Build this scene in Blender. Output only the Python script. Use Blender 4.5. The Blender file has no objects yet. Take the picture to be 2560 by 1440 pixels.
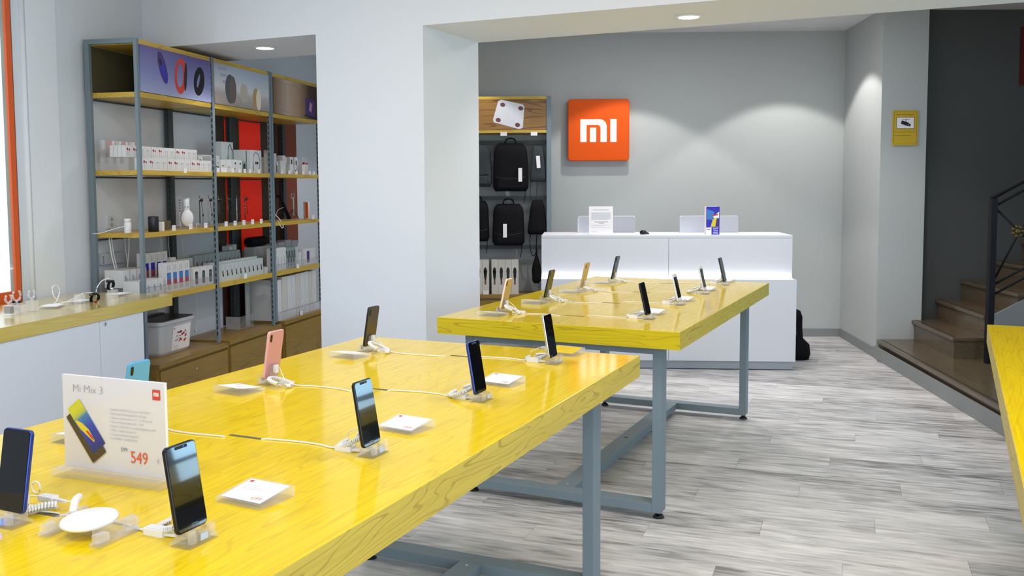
import bpy, math, random
from mathutils import Vector, Matrix
random.seed(7)
sc = bpy.context.scene
C = sc.collection
PI = math.pi

# ------------------------------------------------------------------ camera
F = 2334.0; CY = 633.8; PITCH = .0715; ROLL = -.0043
cam_d = bpy.data.cameras.new('camera'); cam = bpy.data.objects.new('camera', cam_d); C.objects.link(cam)
cam_d.sensor_width = 36; cam_d.sensor_fit = 'HORIZONTAL'; cam_d.lens = F / 2560 * 36
cam_d.shift_y = -(720 - CY) / 2560; cam_d.clip_start = .05
fw = Vector((0, math.cos(PITCH), -math.sin(PITCH))); up0 = Vector((0, math.sin(PITCH), math.cos(PITCH))); r0 = Vector((1, 0, 0))
rr = r0 * math.cos(ROLL) + up0 * math.sin(ROLL); uu = -r0 * math.sin(ROLL) + up0 * math.cos(ROLL)
M = Matrix(((rr.x, uu.x, -fw.x, 0), (rr.y, uu.y, -fw.y, 0), (rr.z, uu.z, -fw.z, 0), (0, 0, 0, 1)))
cam.matrix_world = Matrix.Translation((0, 0, 1.5)) @ M
sc.camera = cam

# ------------------------------------------------------------------ world, lights, exposure
w = bpy.data.worlds.new('world'); sc.world = w; w.use_nodes = True
bg = w.node_tree.nodes['Background']; bg.inputs[0].default_value = (.80, .90, 1, 1); bg.inputs[1].default_value = 1.6
sc.view_settings.view_transform = 'Standard'; sc.view_settings.look = 'None'
sc.view_settings.gamma = 1; sc.view_settings.use_curve_mapping = False
sc.view_settings.exposure = -0.16
sc.cycles.use_denoising = True
sc.cycles.max_bounces = 8; sc.cycles.transparent_max_bounces = 16
sc.cycles.caustics_reflective = False; sc.cycles.caustics_refractive = False
sc.cycles.sample_clamp_indirect = 4

def area(name, loc, rot, sx, sy, power, col=(1, 1, 1), spread=PI):
    l = bpy.data.lights.new(name, 'AREA'); l.shape = 'RECTANGLE'; l.size = sx; l.size_y = sy; l.energy = power; l.color = col; l.spread = spread
    o = bpy.data.objects.new(name, l); C.objects.link(o); o.location = loc; o.rotation_euler = rot; return o
def spot(name, loc, power, ang=100, blend=.25, r=.05, col=(1, .95, .9), rot=(0, 0, 0)):
    l = bpy.data.lights.new(name, 'SPOT'); l.energy = power; l.spot_size = math.radians(ang); l.spot_blend = blend; l.shadow_soft_size = r; l.color = col
    o = bpy.data.objects.new(name, l); C.objects.link(o); o.location = loc; o.rotation_euler = rot; return o
# daylight through the shop front behind the camera and through the side window
area('shopfront_daylight', (1.2, -2.35, 1.5), (math.radians(90), 0, 0), 5.5, 2.6, 120, (.82, .91, 1))
area('side_window_daylight', (-3.3, 3.9, 1.75), (math.radians(90), 0, math.radians(-102.4)), 2.0, 1.5, 30, (.82, .91, 1))
area('added_window_light', (5.44, 5.0, 1.55), (0, math.radians(90), 0), 1.5, 2.4, 30, (.45, .76, 1), math.radians(108))  # added and unseen: a blue pane for the near phones to reflect
# ceiling luminaires of the front room
for x, y in ((-1.3, .6), (1.0, .6), (3.2, .6), (-1.1, 3.4), (1.3, 2.6), (3.3, 2.2)):
    area('ceiling_panel_light', (x, y, 2.97), (0, 0, 0), .6, .6, 26, (1, .95, .91))
# recessed downlights of the back room and the beam
for x, y, p in ((1.1, 8.45, 62), (2.62, 8.45, 62), (-.6, 8.45, 45)):
    spot('downlight_back', (x, y, 2.96), p, 102, .18, .03)
for x, y in ((.9, 6.9), (2.5, 6.6)):
    spot('downlight_mid', (x, y, 2.96), 55, 120, .4, .05)
spot('downlight_beam', (1.0, 5.33, 2.43), 20, 120, .5, .05)
spot('downlight_left', (-1.66, 6.40, 2.43), 28, 130, .5, .05)
area('back_room_fill_luminaire', (1.6, 7.3, 2.97), (0, 0, 0), 1.2, .6, 30, (1, .97, .95))

# ------------------------------------------------------------------ materials
MATS = {}
def mat(name, col, rough=.5, metal=0, spec=.5, emit=0, coat=0, bump=0, bscale=60, var=0, vscale=(4, 4, 4)):
    if name in MATS: return MATS[name]
    m = bpy.data.materials.new(name); m.use_nodes = True; nt = m.node_tree; b = nt.nodes['Principled BSDF']
    b.inputs['Base Color'].default_value = (*col, 1); b.inputs['Roughness'].default_value = rough; b.inputs['Metallic'].default_value = metal
    b.inputs['Specular IOR Level'].default_value = spec; b.inputs['Coat Weight'].default_value = coat; b.inputs['Coat Roughness'].default_value = .08
    if emit: b.inputs['Emission Color'].default_value = (*col, 1); b.inputs['Emission Strength'].default_value = emit
    if var or bump:
        tc = nt.nodes.new('ShaderNodeTexCoord'); mp = nt.nodes.new('ShaderNodeMapping'); mp.inputs['Scale'].default_value = vscale
        nt.links.new(tc.outputs['Object'], mp.inputs[0])
        n = nt.nodes.new('ShaderNodeTexNoise'); n.inputs['Scale'].default_value = 1 if var else bscale; n.inputs['Detail'].default_value = 5
        nt.links.new(mp.outputs[0], n.inputs['Vector'])
        if var:
            r = nt.nodes.new('ShaderNodeValToRGB'); r.color_ramp.elements[0].position = .3; r.color_ramp.elements[1].position = .7
            r.color_ramp.elements[0].color = (*[c * (1 - var) for c in col], 1); r.color_ramp.elements[1].color = (*[min(1, c * (1 + var * .5)) for c in col], 1)
            nt.links.new(n.outputs['Fac'], r.inputs[0]); nt.links.new(r.outputs[0], b.inputs['Base Color'])
        if bump:
            n2 = nt.nodes.new('ShaderNodeTexNoise'); n2.inputs['Scale'].default_value = bscale; n2.inputs['Detail'].default_value = 3
            nt.links.new(tc.outputs['Object'], n2.inputs['Vector'])
            bp = nt.nodes.new('ShaderNodeBump'); bp.inputs['Strength'].default_value = bump; bp.inputs['Distance'].default_value = .01
            nt.links.new(n2.outputs['Fac'], bp.inputs['Height']); nt.links.new(bp.outputs[0], b.inputs['Normal'])
    MATS[name] = m; return m

def wood(name, light, dark, rough, axis='y', coat=.0, lines=.5, sc_=1.0, pale=None, spec=.5, thin=.72, freq=46, cior=1.5):
    """oak veneer: long streaks along the axis plus cathedral lines"""
    m = bpy.data.materials.new(name); m.use_nodes = True; nt = m.node_tree; N = nt.nodes; L = nt.links; b = N['Principled BSDF']
    tc = N.new('ShaderNodeTexCoord')
    def mapping(s):
        mp = N.new('ShaderNodeMapping'); mp.inputs['Scale'].default_value = s; L.new(tc.outputs['Object'], mp.inputs[0]); return mp
    k = sc_
    st = {'x': (1.6 * k, 70 * k, 70 * k), 'y': (70 * k, 1.6 * k, 70 * k), 'z': (70 * k, 70 * k, 1.6 * k)}[axis]
    cs = {'x': (.9 * k, 9 * k, 9 * k), 'y': (9 * k, .9 * k, 9 * k), 'z': (9 * k, 9 * k, .9 * k)}[axis]
    n1 = N.new('ShaderNodeTexNoise'); n1.inputs['Scale'].default_value = 1.5; n1.inputs['Detail'].default_value = 4; L.new(mapping(st).outputs[0], n1.inputs['Vector'])
    n2 = N.new('ShaderNodeTexNoise'); n2.inputs['Scale'].default_value = .9; n2.inputs['Detail'].default_value = 2; n2.inputs['Distortion'].default_value = .6; L.new(mapping(cs).outputs[0], n2.inputs['Vector'])
    mu = N.new('ShaderNodeMath'); mu.operation = 'MULTIPLY'; mu.inputs[1].default_value = freq; L.new(n2.outputs['Fac'], mu.inputs[0])
    si = N.new('ShaderNodeMath'); si.operation = 'SINE'; L.new(mu.outputs[0], si.inputs[0])
    rp = N.new('ShaderNodeValToRGB'); rp.color_ramp.elements[0].position = thin; rp.color_ramp.elements[0].color = (0, 0, 0, 1); rp.color_ramp.elements[1].position = 1; rp.color_ramp.elements[1].color = (1, 1, 1, 1)
    L.new(si.outputs[0], rp.inputs[0])
    r1 = N.new('ShaderNodeValToRGB'); r1.color_ramp.elements[0].position = .35; r1.color_ramp.elements[1].position = .6
    r1.color_ramp.elements[0].color = (1, 1, 1, 1); r1.color_ramp.elements[1].color = (0, 0, 0, 1); L.new(n1.outputs['Fac'], r1.inputs[0])
    ml = N.new('ShaderNodeMath'); ml.operation = 'MULTIPLY'; L.new(rp.outputs[0], ml.inputs[0]); L.new(n1.outputs['Fac'], ml.inputs[1])
    ad = N.new('ShaderNodeMath'); ad.operation = 'MULTIPLY_ADD'; ad.inputs[1].default_value = .30; ad.use_clamp = True
    L.new(r1.outputs[0], ad.inputs[0])
    m2 = N.new('ShaderNodeMath'); m2.operation = 'MULTIPLY'; m2.inputs[1].default_value = lines * 2; L.new(ml.outputs[0], m2.inputs[0]); L.new(m2.outputs[0], ad.inputs[2])
    mx = N.new('ShaderNodeMixRGB'); mx.inputs[1].default_value = (*light, 1); mx.inputs[2].default_value = (*dark, 1); L.new(ad.outputs[0], mx.inputs[0])
    L.new(mx.outputs[0], b.inputs['Base Color'])
    b.inputs['Roughness'].default_value = rough; b.inputs['Coat Weight'].default_value = coat; b.inputs['Coat Roughness'].default_value = .11; b.inputs['Coat IOR'].default_value = cior; b.inputs['Specular IOR Level'].default_value = spec
    bp = N.new('ShaderNodeBump'); bp.inputs['Strength'].default_value = .05; bp.inputs['Distance'].default_value = .002; L.new(n1.outputs['Fac'], bp.inputs['Height']); L.new(bp.outputs[0], b.inputs['Normal'])
    MATS[name] = m; return m

def acrylic(name, tint=(.93, .95, .96), ior=1.45, milk=.06):
    m = bpy.data.materials.new(name); m.use_nodes = True; nt = m.node_tree; N = nt.nodes; L = nt.links
    out = N['Material Output']; N.remove(N['Principled BSDF'])
    tr = N.new('ShaderNodeBsdfTransparent'); tr.inputs[0].default_value = (*tint, 1)
    gl = N.new('ShaderNodeBsdfGlossy'); gl.inputs['Roughness'].default_value = .03; gl.inputs[0].default_value = (1, 1, 1, 1)
    df = N.new('ShaderNodeBsdfDiffuse'); df.inputs[0].default_value = (.93, .93, .95, 1)
    fr0 = N.new('ShaderNodeFresnel'); fr0.inputs['IOR'].default_value = ior; ge = N.new('ShaderNodeNewGeometry')
    fr = N.new('ShaderNodeMixRGB'); fr.inputs[2].default_value = (.04, .04, .04, 1); L.new(ge.outputs['Backfacing'], fr.inputs[0]); L.new(fr0.outputs[0], fr.inputs[1])
    m1 = N.new('ShaderNodeMixShader'); m1.inputs[0].default_value = milk; L.new(tr.outputs[0], m1.inputs[1]); L.new(df.outputs[0], m1.inputs[2])
    m2 = N.new('ShaderNodeMixShader'); L.new(fr.outputs[0], m2.inputs[0]); L.new(m1.outputs[0], m2.inputs[1]); L.new(gl.outputs[0], m2.inputs[2])
    L.new(m2.outputs[0], out.inputs[0]); MATS[name] = m; return m

def gradient(name, stops, axis='z', lo=0, hi=1, rough=.35):
    """printed artwork whose colour runs along one object axis"""
    m = bpy.data.materials.new(name); m.use_nodes = True; nt = m.node_tree; N = nt.nodes; L = nt.links; b = N['Principled BSDF']
    tc = N.new('ShaderNodeTexCoord'); sp = N.new('ShaderNodeSeparateXYZ'); L.new(tc.outputs['Object'], sp.inputs[0])
    mr = N.new('ShaderNodeMapRange'); mr.inputs['From Min'].default_value = lo; mr.inputs['From Max'].default_value = hi
    L.new(sp.outputs['XYZ'.index(axis.upper())], mr.inputs['Value'])
    r = N.new('ShaderNodeValToRGB'); cr = r.color_ramp
    while len(cr.elements) < len(stops): cr.elements.new(.5)
    for e, (p, c) in zip(cr.elements, stops): e.position = p; e.color = (*c, 1)
    L.new(mr.outputs[0], r.inputs[0]); L.new(r.outputs[0], b.inputs['Base Color']); b.inputs['Roughness'].default_value = rough
    MATS[name] = m; return m

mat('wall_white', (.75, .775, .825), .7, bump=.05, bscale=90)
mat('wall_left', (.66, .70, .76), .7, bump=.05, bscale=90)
mat('wall_grey', (.47, .50, .50), .7, bump=.08, bscale=80)
mat('wall_darkened', (.072, .078, .078), .8, bump=.08, bscale=80)  # the stairwell's lack of light is put into this colour
mat('ceiling_white', (.78, .78, .80), .8)
mat('baseboard', (.24, .255, .26), .5)
mat('frame_metal', (.175, .23, .265), .45, spec=.4)
mat('dark_metal', (.035, .05, .055), .5)
mat('black_rubber', (.01, .01, .012), .5)
mat('counter_white', (.70, .72, .78), .4)
mat('counter_kick', (.36, .40, .45), .5)
mat('panel_white', (.70, .73, .80), .45)
wood('table_wood', (.87, .625, .001), (.54, .35, .001), .45, 'y', coat=1.0, lines=.32, freq=80, spec=.05, cior=1.27, sc_=1.4)
wood('table_wood_edge', (.62, .475, .075), (.40, .29, .045), .40, 'y', lines=.75, sc_=1.3, spec=.3, thin=.80, freq=95)
wood('table_wood_end', (.64, .48, .008), (.40, .29, .008), .40, 'x', lines=.75, sc_=1.3, spec=.3, thin=.80, freq=95)
wood('shelf_wood', (.62, .42, .06), (.38, .24, .03), .35, 'x', lines=.5)
wood('counter_wood', (.62, .47, .09), (.42, .29, .03), .30, 'x', coat=1.0, lines=.3)
wood('cabinet_wood', (.30, .185, .035), (.20, .115, .02), .35, 'x', lines=.6, sc_=.8)
wood('poster_wood', (.33, .17, .04), (.16, .07, .015), .4, 'x', lines=.9, sc_=.8)
wood('stair_wood', (.115, .083, .048), (.06, .043, .024), .3, 'y', lines=.5, coat=.3)
acrylic('acrylic', (.97, .97, .98), 1.45, .08); acrylic('acrylic_stand', (.97, .97, .98), 1.5, .13); acrylic('acrylic_edge', (.97, .97, .99), 1.5, .24); acrylic('window_glass', (.97, .98, .98), 1.3, 0)
mat('white_plastic', (.80, .80, .82), .35); mat('cable_white', (.80, .80, .80), .45)
mat('paper', (.90, .88, .90), .6); mat('ink_grey', (.30, .30, .33), .7); mat('ink_light', (.55, .55, .60), .7); mat('ink_orange', (.75, .12, .04), .6)
mat('screen_black', (.002, .0025, .004), .04, spec=.45); mat('screen_gloss', (.002, .0025, .004), .03, spec=1.5, coat=1); mat('phone_black', (.006, .007, .009), .2, spec=.35); mat('phone_blue', (.02, .05, .30), .2, metal=.3)
mat('phone_pink', (.60, .30, .36), .35, metal=.2); mat('phone_cyan', (.10, .40, .74), .25); mat('phone_white', (.72, .74, .80), .3)
mat('phone_gold', (.52, .36, .16), .35, metal=.3); mat('phone_bronze', (.07, .05, .03), .25); mat('screen_grey', (.03, .05, .06), .12)
mat('edge_pink', (.78, .45, .48), .3, metal=.3); mat('edge_silver', (.55, .55, .56), .25, metal=.8); mat('edge_cream', (.85, .72, .60), .4)
mat('lens', (.004, .004, .005), .05); mat('led_blue', (.03, .08, 1), .3, emit=6)
mat('logo_orange', (.70, .085, .003), .55, spec=.2, emit=.10); mat('logo_white', (1, .97, .93), .5, emit=1.6)
mat('logo_red', (.62, .05, .03), .5)
mat('led_strip', (1, .95, .93), .5, emit=13); mat('lamp_glow', (1, .95, .93), .5, emit=14)
mat('product_white', (.68, .69, .70), .5); mat('product_grey', (.40, .42, .43), .5); mat('product_beige', (.62, .60, .55), .5)
mat('earbud_red', (.35, .01, .02), .5); mat('earbud_blue', (.40, .48, .58), .5); mat('ink_black', (.012, .012, .015), .5)
mat('pic_blue', (.05, .20, .55), .5); mat('pic_red', (.38, .06, .10), .5); mat('pic_beige', (.48, .44, .36), .5); mat('pic_slate', (.07, .10, .11), .4)
mat('disc_taupe', (.14, .11, .10), .5); mat('pic_grey', (.36, .38, .46), .5); mat('pic_brown', (.16, .05, .05), .5); mat('pic_purple', (.06, .03, .18), .5)
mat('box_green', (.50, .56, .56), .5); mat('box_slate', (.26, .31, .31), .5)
mat('box_olive', (.10, .09, .045), .6); mat('speaker_black', (.008, .009, .016), .35)
mat('panel_red', (.75, .015, .002), .5, emit=.25); mat('panel_brown', (.22, .045, .02), .6); mat('panel_dark', (.05, .035, .02), .7); mat('panel_red_shaded', (.045, .006, .004), .5)  # last one: shade on the lower red panel, put into its colour
mat('bag_black', (.006, .006, .008), .7, spec=.12, bump=.15, bscale=400); mat('bag_grey', (.04, .05, .055), .8, spec=.2, bump=.15, bscale=400)
mat('strap_grey', (.025, .025, .03), .7)
mat('window_orange', (.68, .10, .012), .45); mat('concrete', (.34, .34, .29), .8, var=.15); mat('outside_white', (.80, .82, .80), .7, emit=.7)
mat('pavement', (.42, .43, .42), .8, var=.2)
mat('bin_plastic', (.55, .57, .60), .35, spec=.5); mat('bin_lid', (.02, .022, .025), .35)
mat('red_dot', (.6, .02, .02), .5); mat('band_red', (.45, .015, .02), .5)
mat('sign_yellow', (.62, .42, .02), .5); mat('sign_dark', (.10, .06, .01), .6); mat('sign_red', (.10, .004, .003), .5)
mat('iron', (.008, .008, .011), .5, spec=.2); mat('brass_dark', (.12, .09, .03), .45, metal=.6)
mat('socket_white', (.62, .66, .70), .4); mat('steel', (.6, .6, .62), .25, metal=1)
mat('blue_print', (.02, .02, .45), .4); mat('yellow_print', (.75, .60, .03), .5)
mat('trunking', (.50, .52, .56), .5)

def plank_mat():
    m = bpy.data.materials.new('floor_plank'); m.use_nodes = True; nt = m.node_tree; N = nt.nodes; L = nt.links; b = N['Principled BSDF']
    oi = N.new('ShaderNodeObjectInfo'); tc = N.new('ShaderNodeTexCoord')
    ad = N.new('ShaderNodeVectorMath'); ad.operation = 'MULTIPLY_ADD'; ad.inputs[1].default_value = (31, 17, 5)
    L.new(oi.outputs['Random'], ad.inputs[0]); L.new(tc.outputs['Object'], ad.inputs[2])
    def nz(scale, det, v, dist=0):
        mp = N.new('ShaderNodeMapping'); mp.inputs['Scale'].default_value = v; L.new(ad.outputs[0], mp.inputs[0])
        n = N.new('ShaderNodeTexNoise'); n.inputs['Scale'].default_value = scale; n.inputs['Detail'].default_value = det; n.inputs['Distortion'].default_value = dist
        L.new(mp.outputs[0], n.inputs['Vector']); return n
    a = nz(1, 7, (5.5, 46, 1), .5); c = nz(1, 4, (2.2, 9, 1), .8)
    mx = N.new('ShaderNodeMath'); mx.operation = 'MULTIPLY_ADD'; mx.inputs[1].default_value = .55; L.new(a.outputs['Fac'], mx.inputs[0])
    m2 = N.new('ShaderNodeMath'); m2.operation = 'MULTIPLY_ADD'; m2.inputs[1].default_value = .40; L.new(c.outputs['Fac'], m2.inputs[0])
    m3 = N.new('ShaderNodeMath'); m3.operation = 'MULTIPLY_ADD'; m3.inputs[1].default_value = .10; m3.inputs[2].default_value = -.02; L.new(oi.outputs['Random'], m3.inputs[0])
    L.new(m3.outputs[0], m2.inputs[2]); L.new(m2.outputs[0], mx.inputs[2])
    r = N.new('ShaderNodeValToRGB'); cr = r.color_ramp; cr.elements[0].position = .34; cr.elements[0].color = (.20, .195, .19, 1)
    cr.elements[1].position = .66; cr.elements[1].color = (.78, .755, .75, 1); e = cr.elements.new(.48); e.color = (.50, .49, .495, 1)
    L.new(mx.outputs[0], r.inputs[0]); L.new(r.outputs[0], b.inputs['Base Color']); b.inputs['Roughness'].default_value = .42
    MATS['floor_plank'] = m
plank_mat()
gradient('poster_purple', [(0, (.36, .40, .62)), (.45, (.20, .23, .50)), (1, (.11, .09, .30))], 'z', 2.09, 2.38)
gradient('poster_room', [(0, (.30, .26, .24)), (.3, (.46, .42, .40)), (.45, (.62, .64, .66)), (1, (.35, .43, .55))], 'z', 2.09, 2.38)
gradient('poster_warm', [(0, (.16, .09, .05)), (.3, (.55, .42, .32)), (.55, (.42, .27, .17)), (.8, (.05, .018, .012)), (1, (.02, .008, .008))], 'x', 1.74, 2.58)
gradient('mix_screen', [(0, (.02, .03, .20)), (.55, (.03, .06, .45)), (.8, (.05, .22, .45)), (.88, (.45, .50, .08)), (1, (.60, .60, .03))], 'z', 0, .1)

# ------------------------------------------------------------------ frames
class Fr:
    def __init__(s, ox, oy, a): s.o = (ox, oy); s.a = a; s.c = math.cos(a); s.s = math.sin(a)
    def p(s, x, y, z=0): return (s.o[0] + s.c * x - s.s * y, s.o[1] + s.s * x + s.c * y, z)
W0 = Fr(0, 0, 0)
T1 = Fr(.4727, 3.4254, -.4163); T2 = Fr(.7203, 3.9729, -.4332); T3 = Fr(2.135 + 1.2 * math.cos(-.443), 4.164 + 1.2 * math.sin(-.443), -.443)
S = Fr(-2.2723, 5.8035, math.radians(77.6))          # x along the shelving, y into the left wall
LC = Fr(-2.017, 5.511, math.radians(77.6))           # left counter, same axes
K = Fr(2.293, 7.485, -.08)                           # sales counter
R = Fr(.4, 8.95, -.04)                               # backpack rack
B = Fr(3.263, 9.204, -.04)                           # back wall
H = Fr(-.5195, 5.58, -.42)                           # beam and pillar

# ------------------------------------------------------------------ mesh builder
class MB:
    def __init__(s): s.v = []; s.f = []; s.m = []; s.mats = []; s.sm = []
    def mi(s, m):
        if m not in s.mats: s.mats.append(m)
        return s.mats.index(m)
    def add(s, vs, fs, m, smooth=False, T=None):
        b = len(s.v)
        s.v += [tuple(T @ Vector(p)) if T else tuple(p) for p in vs]
        k = s.mi(m)
        for f in fs: s.f.append([b + i for i in f]); s.m.append(k); s.sm.append(smooth)
        return s
    def box(s, x0, x1, y0, y1, z0, z1, m, T=None):
        x0, x1 = min(x0, x1), max(x0, x1); y0, y1 = min(y0, y1), max(y0, y1); z0, z1 = min(z0, z1), max(z0, z1)
        v = [(x0, y0, z0), (x1, y0, z0), (x1, y1, z0), (x0, y1, z0), (x0, y0, z1), (x1, y0, z1), (x1, y1, z1), (x0, y1, z1)]
        return s.add(v, [(3, 2, 1, 0), (4, 5, 6, 7), (0, 1, 5, 4), (1, 2, 6, 5), (2, 3, 7, 6), (3, 0, 4, 7)], m, T=T)
    def prism(s, prof, ax, a0, a1, m, smooth=False, T=None, caps=None):
        """profile in the two other axes (cyclic order), extruded along ax"""
        n = len(prof)
        def P(q, a): return {'x': (a, q[0], q[1]), 'y': (q[0], a, q[1]), 'z': (q[0], q[1], a)}[ax]
        v = [P(q, a0) for q in prof] + [P(q, a1) for q in prof]
        sgn = 1 if ax in 'xz' else -1
        if a1 < a0: sgn = -sgn
        area2 = sum(prof[i][0] * prof[(i + 1) % n][1] - prof[(i + 1) % n][0] * prof[i][1] for i in range(n))
        if area2 < 0: sgn = -sgn
        side = [(i, (i + 1) % n, n + (i + 1) % n, n + i) for i in range(n)]; c = [tuple(range(n - 1, -1, -1)), tuple(range(n, 2 * n))]
        if sgn < 0: side = [f[::-1] for f in side]; c = [f[::-1] for f in c]
        b = len(s.v); s.add(v, side, m, smooth, T)
        k = s.mi(caps or m)
        for f in c: s.f.append([b + i for i in f]); s.m.append(k); s.sm.append(False)
        return s
    def cyl(s, c, r, a0, a1, m, ax='z', n=20, r1=None, T=None, caps=None):
        r1 = r if r1 is None else r1
        def P(q, a): return {'x': (a, c[0] + q[0], c[1] + q[1]), 'y': (c[0] + q[0], a, c[1] + q[1]), 'z': (c[0] + q[0], c[1] + q[1], a)}[ax]
        cs = [(math.cos(2 * PI * i / n), math.sin(2 * PI * i / n)) for i in range(n)]
        v = [P((r * x, r * y), a0) for x, y in cs] + [P((r1 * x, r1 * y), a1) for x, y in cs]
        side = [(i, (i + 1) % n, n + (i + 1) % n, n + i) for i in range(n)]; cc = [tuple(range(n - 1, -1, -1)), tuple(range(n, 2 * n))]
        if ax == 'y': side = [f[::-1] for f in side]; cc = [f[::-1] for f in cc]
        b = len(s.v); s.add(v, side, m, True, T); k = s.mi(caps or m)
        for f in cc: s.f.append([b + i for i in f]); s.m.append(k); s.sm.append(False)
        return s
    def lathe(s, prof, m, n=24, T=None, c=(0, 0)):
        v = []; f = []
        for r, z in prof: v += [(c[0] + r * math.cos(2 * PI * i / n), c[1] + r * math.sin(2 * PI * i / n), z) for i in range(n)]
        for j in range(len(prof) - 1):
            for i in range(n): f.append((j * n + i, j * n + (i + 1) % n, (j + 1) * n + (i + 1) % n, (j + 1) * n + i))
        f.append(tuple(range(n - 1, -1, -1))); f.append(tuple(range((len(prof) - 1) * n, len(prof) * n)))
        return s.add(v, f, m, True, T)
    def tube(s, pts, r, m, n=8, closed=False, T=None, flat=1.0):
        P = [Vector(p) for p in pts]; k = len(P); v = []; f = []
        up = Vector((0, 0, 1))
        for i, p in enumerate(P):
            a = P[(i - 1) % k] if (closed or i > 0) else p; b = P[(i + 1) % k] if (closed or i < k - 1) else p
            d = (b - a).normalized()
            if abs(d.dot(up)) > .95: side = d.cross(Vector((1, 0, 0))).normalized()
            else: side = d.cross(up).normalized()
            nn = side.cross(d).normalized()
            rad = r[i] if isinstance(r, (list, tuple)) else r
            for j in range(n):
                t = 2 * PI * j / n; v.append(p + side * math.cos(t) * rad + nn * math.sin(t) * rad * flat)
        for i in range(k if closed else k - 1):
            for j in range(n):
                a = i * n + j; b = i * n + (j + 1) % n; c = ((i + 1) % k) * n + (j + 1) % n; d = ((i + 1) % k) * n + j
                f.append((a, b, c, d))
        if not closed: f.append(tuple(range(n))[::-1]); f.append(tuple((k - 1) * n + j for j in range(n)))
        return s.add(v, f, m, True, T)
    def mesh(s, name):
        me = bpy.data.meshes.new(name); me.from_pydata(s.v, [], s.f)
        for m in s.mats: me.materials.append(MATS[m])
        me.polygons.foreach_set('material_index', s.m); me.polygons.foreach_set('use_smooth', s.sm); me.update(); return me
    def build(s, name, parent=None, kind=None, label=None, bevel=0, loc=None, rz=0):
        o = bpy.data.objects.new(name, s.mesh(name)); C.objects.link(o)
        if parent: o.parent = parent
        if kind: o['kind'] = kind
        if label: o['label'] = label
        if loc is not None: o.location = loc
        if rz: o.rotation_euler = (0, 0, rz)
        if bevel:
            b = o.modifiers.new('bevel', 'BEVEL'); b.width = bevel; b.segments = 2; b.limit_method = 'ANGLE'
        return o

def rrect(w, h, r, n=5, cx=0, cy=0):
    p = []
    for (sx, sy, a0) in ((1, 1, 0), (-1, 1, 90), (-1, -1, 180), (1, -1, 270)):
        for i in range(n + 1):
            a = math.radians(a0 + 90 * i / n); p.append((cx + sx * (w / 2 - r) + r * math.cos(a), cy + sy * (h / 2 - r) + r * math.sin(a)))
    return p
def curve(pts, n=8):
    """smooth interpolation through points"""
    P = [Vector(p) for p in pts]; out = []
    for i in range(len(P) - 1):
        a = P[max(i - 1, 0)]; b = P[i]; c = P[i + 1]; d = P[min(i + 2, len(P) - 1)]
        for k in range(n):
            t = k / n
            out.append(.5 * ((2 * b) + (c - a) * t + (2 * a - 5 * b + 4 * c - d) * t * t + (3 * b - a - 3 * c + d) * t ** 3))
    out.append(P[-1]); return out
def helix(path, r, pitch, per=8):
    """coiled cord around a path"""
    P = [Vector(p) for p in path]; L = [0]
    for i in range(1, len(P)): L.append(L[-1] + (P[i] - P[i - 1]).length)
    n = int(L[-1] / pitch * per); out = []; j = 0
    for i in range(n + 1):
        l = L[-1] * i / n
        while j < len(P) - 2 and L[j + 1] < l: j += 1
        t = (l - L[j]) / max(1e-9, L[j + 1] - L[j]); p = P[j].lerp(P[j + 1], t); d = (P[j + 1] - P[j]).normalized()
        sd = d.cross(Vector((0, 0, 1))); sd = sd.normalized() if sd.length > .05 else Vector((1, 0, 0)); nn = sd.cross(d)
        a = 2 * PI * i / per; out.append(p + sd * math.cos(a) * r + nn * math.sin(a) * r)
    return out

def thing(name, label, cat, fr, x, y, z, rz=0, group=None):
    o = bpy.data.objects.new(name, None); C.objects.link(o); o.empty_display_size = .05
    o.location = fr.p(x, y, z); o.rotation_euler = (0, 0, fr.a + rz); o['label'] = label; o['category'] = cat
    if group: o['group'] = group
    return o
def solo(name, mb, label, cat, fr, x=0, y=0, z=0, rz=0, group=None, kind=None, bevel=0):
    o = mb.build(name, None, kind, label, bevel); o.location = fr.p(x, y, z); o.rotation_euler = (0, 0, fr.a + rz); o['category'] = cat
    if group: o['group'] = group
    return o
def struct(name, mb, fr=W0, parent=None, bevel=0, label=None):
    o = mb.build(name, parent, None, label, bevel)
    if not parent: o['kind'] = 'structure'; o.location = fr.p(0, 0, 0); o.rotation_euler = (0, 0, fr.a)
    return o
def dup(root, loc, rz, label=None, group=None):
    r = root.copy(); C.objects.link(r); r.location = loc; r.rotation_euler = (0, 0, rz)
    if label: r['label'] = label
    if group: r['group'] = group
    for ch in list(root.children):
        c = ch.copy(); C.objects.link(c); c.parent = r
        for g in list(ch.children):
            d = g.copy(); C.objects.link(d); d.parent = c
    return r
def text(txt, size, m, name, parent, loc, rot, depth=.0004, align='LEFT', sx=1, thin=0):
    cu = bpy.data.curves.new(name, 'FONT'); cu.body = txt; cu.size = size; cu.extrude = depth; cu.align_x = align; cu.resolution_u = 3
    if thin: cu.offset = thin
    t = bpy.data.objects.new('tmp', cu); C.objects.link(t)
    me = bpy.data.meshes.new_from_object(t); C.objects.unlink(t); bpy.data.objects.remove(t)
    me.materials.clear(); me.materials.append(MATS[m])
    o = bpy.data.objects.new(name, me); C.objects.link(o); o.parent = parent; o.location = loc; o.rotation_euler = rot; o.scale = (sx, 1, 1)
    return o
ORD = ['first', 'second', 'third', 'fourth', 'fifth', 'sixth', 'seventh', 'eighth', 'ninth', 'tenth', 'eleventh', 'twelfth', 'thirteenth']

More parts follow.
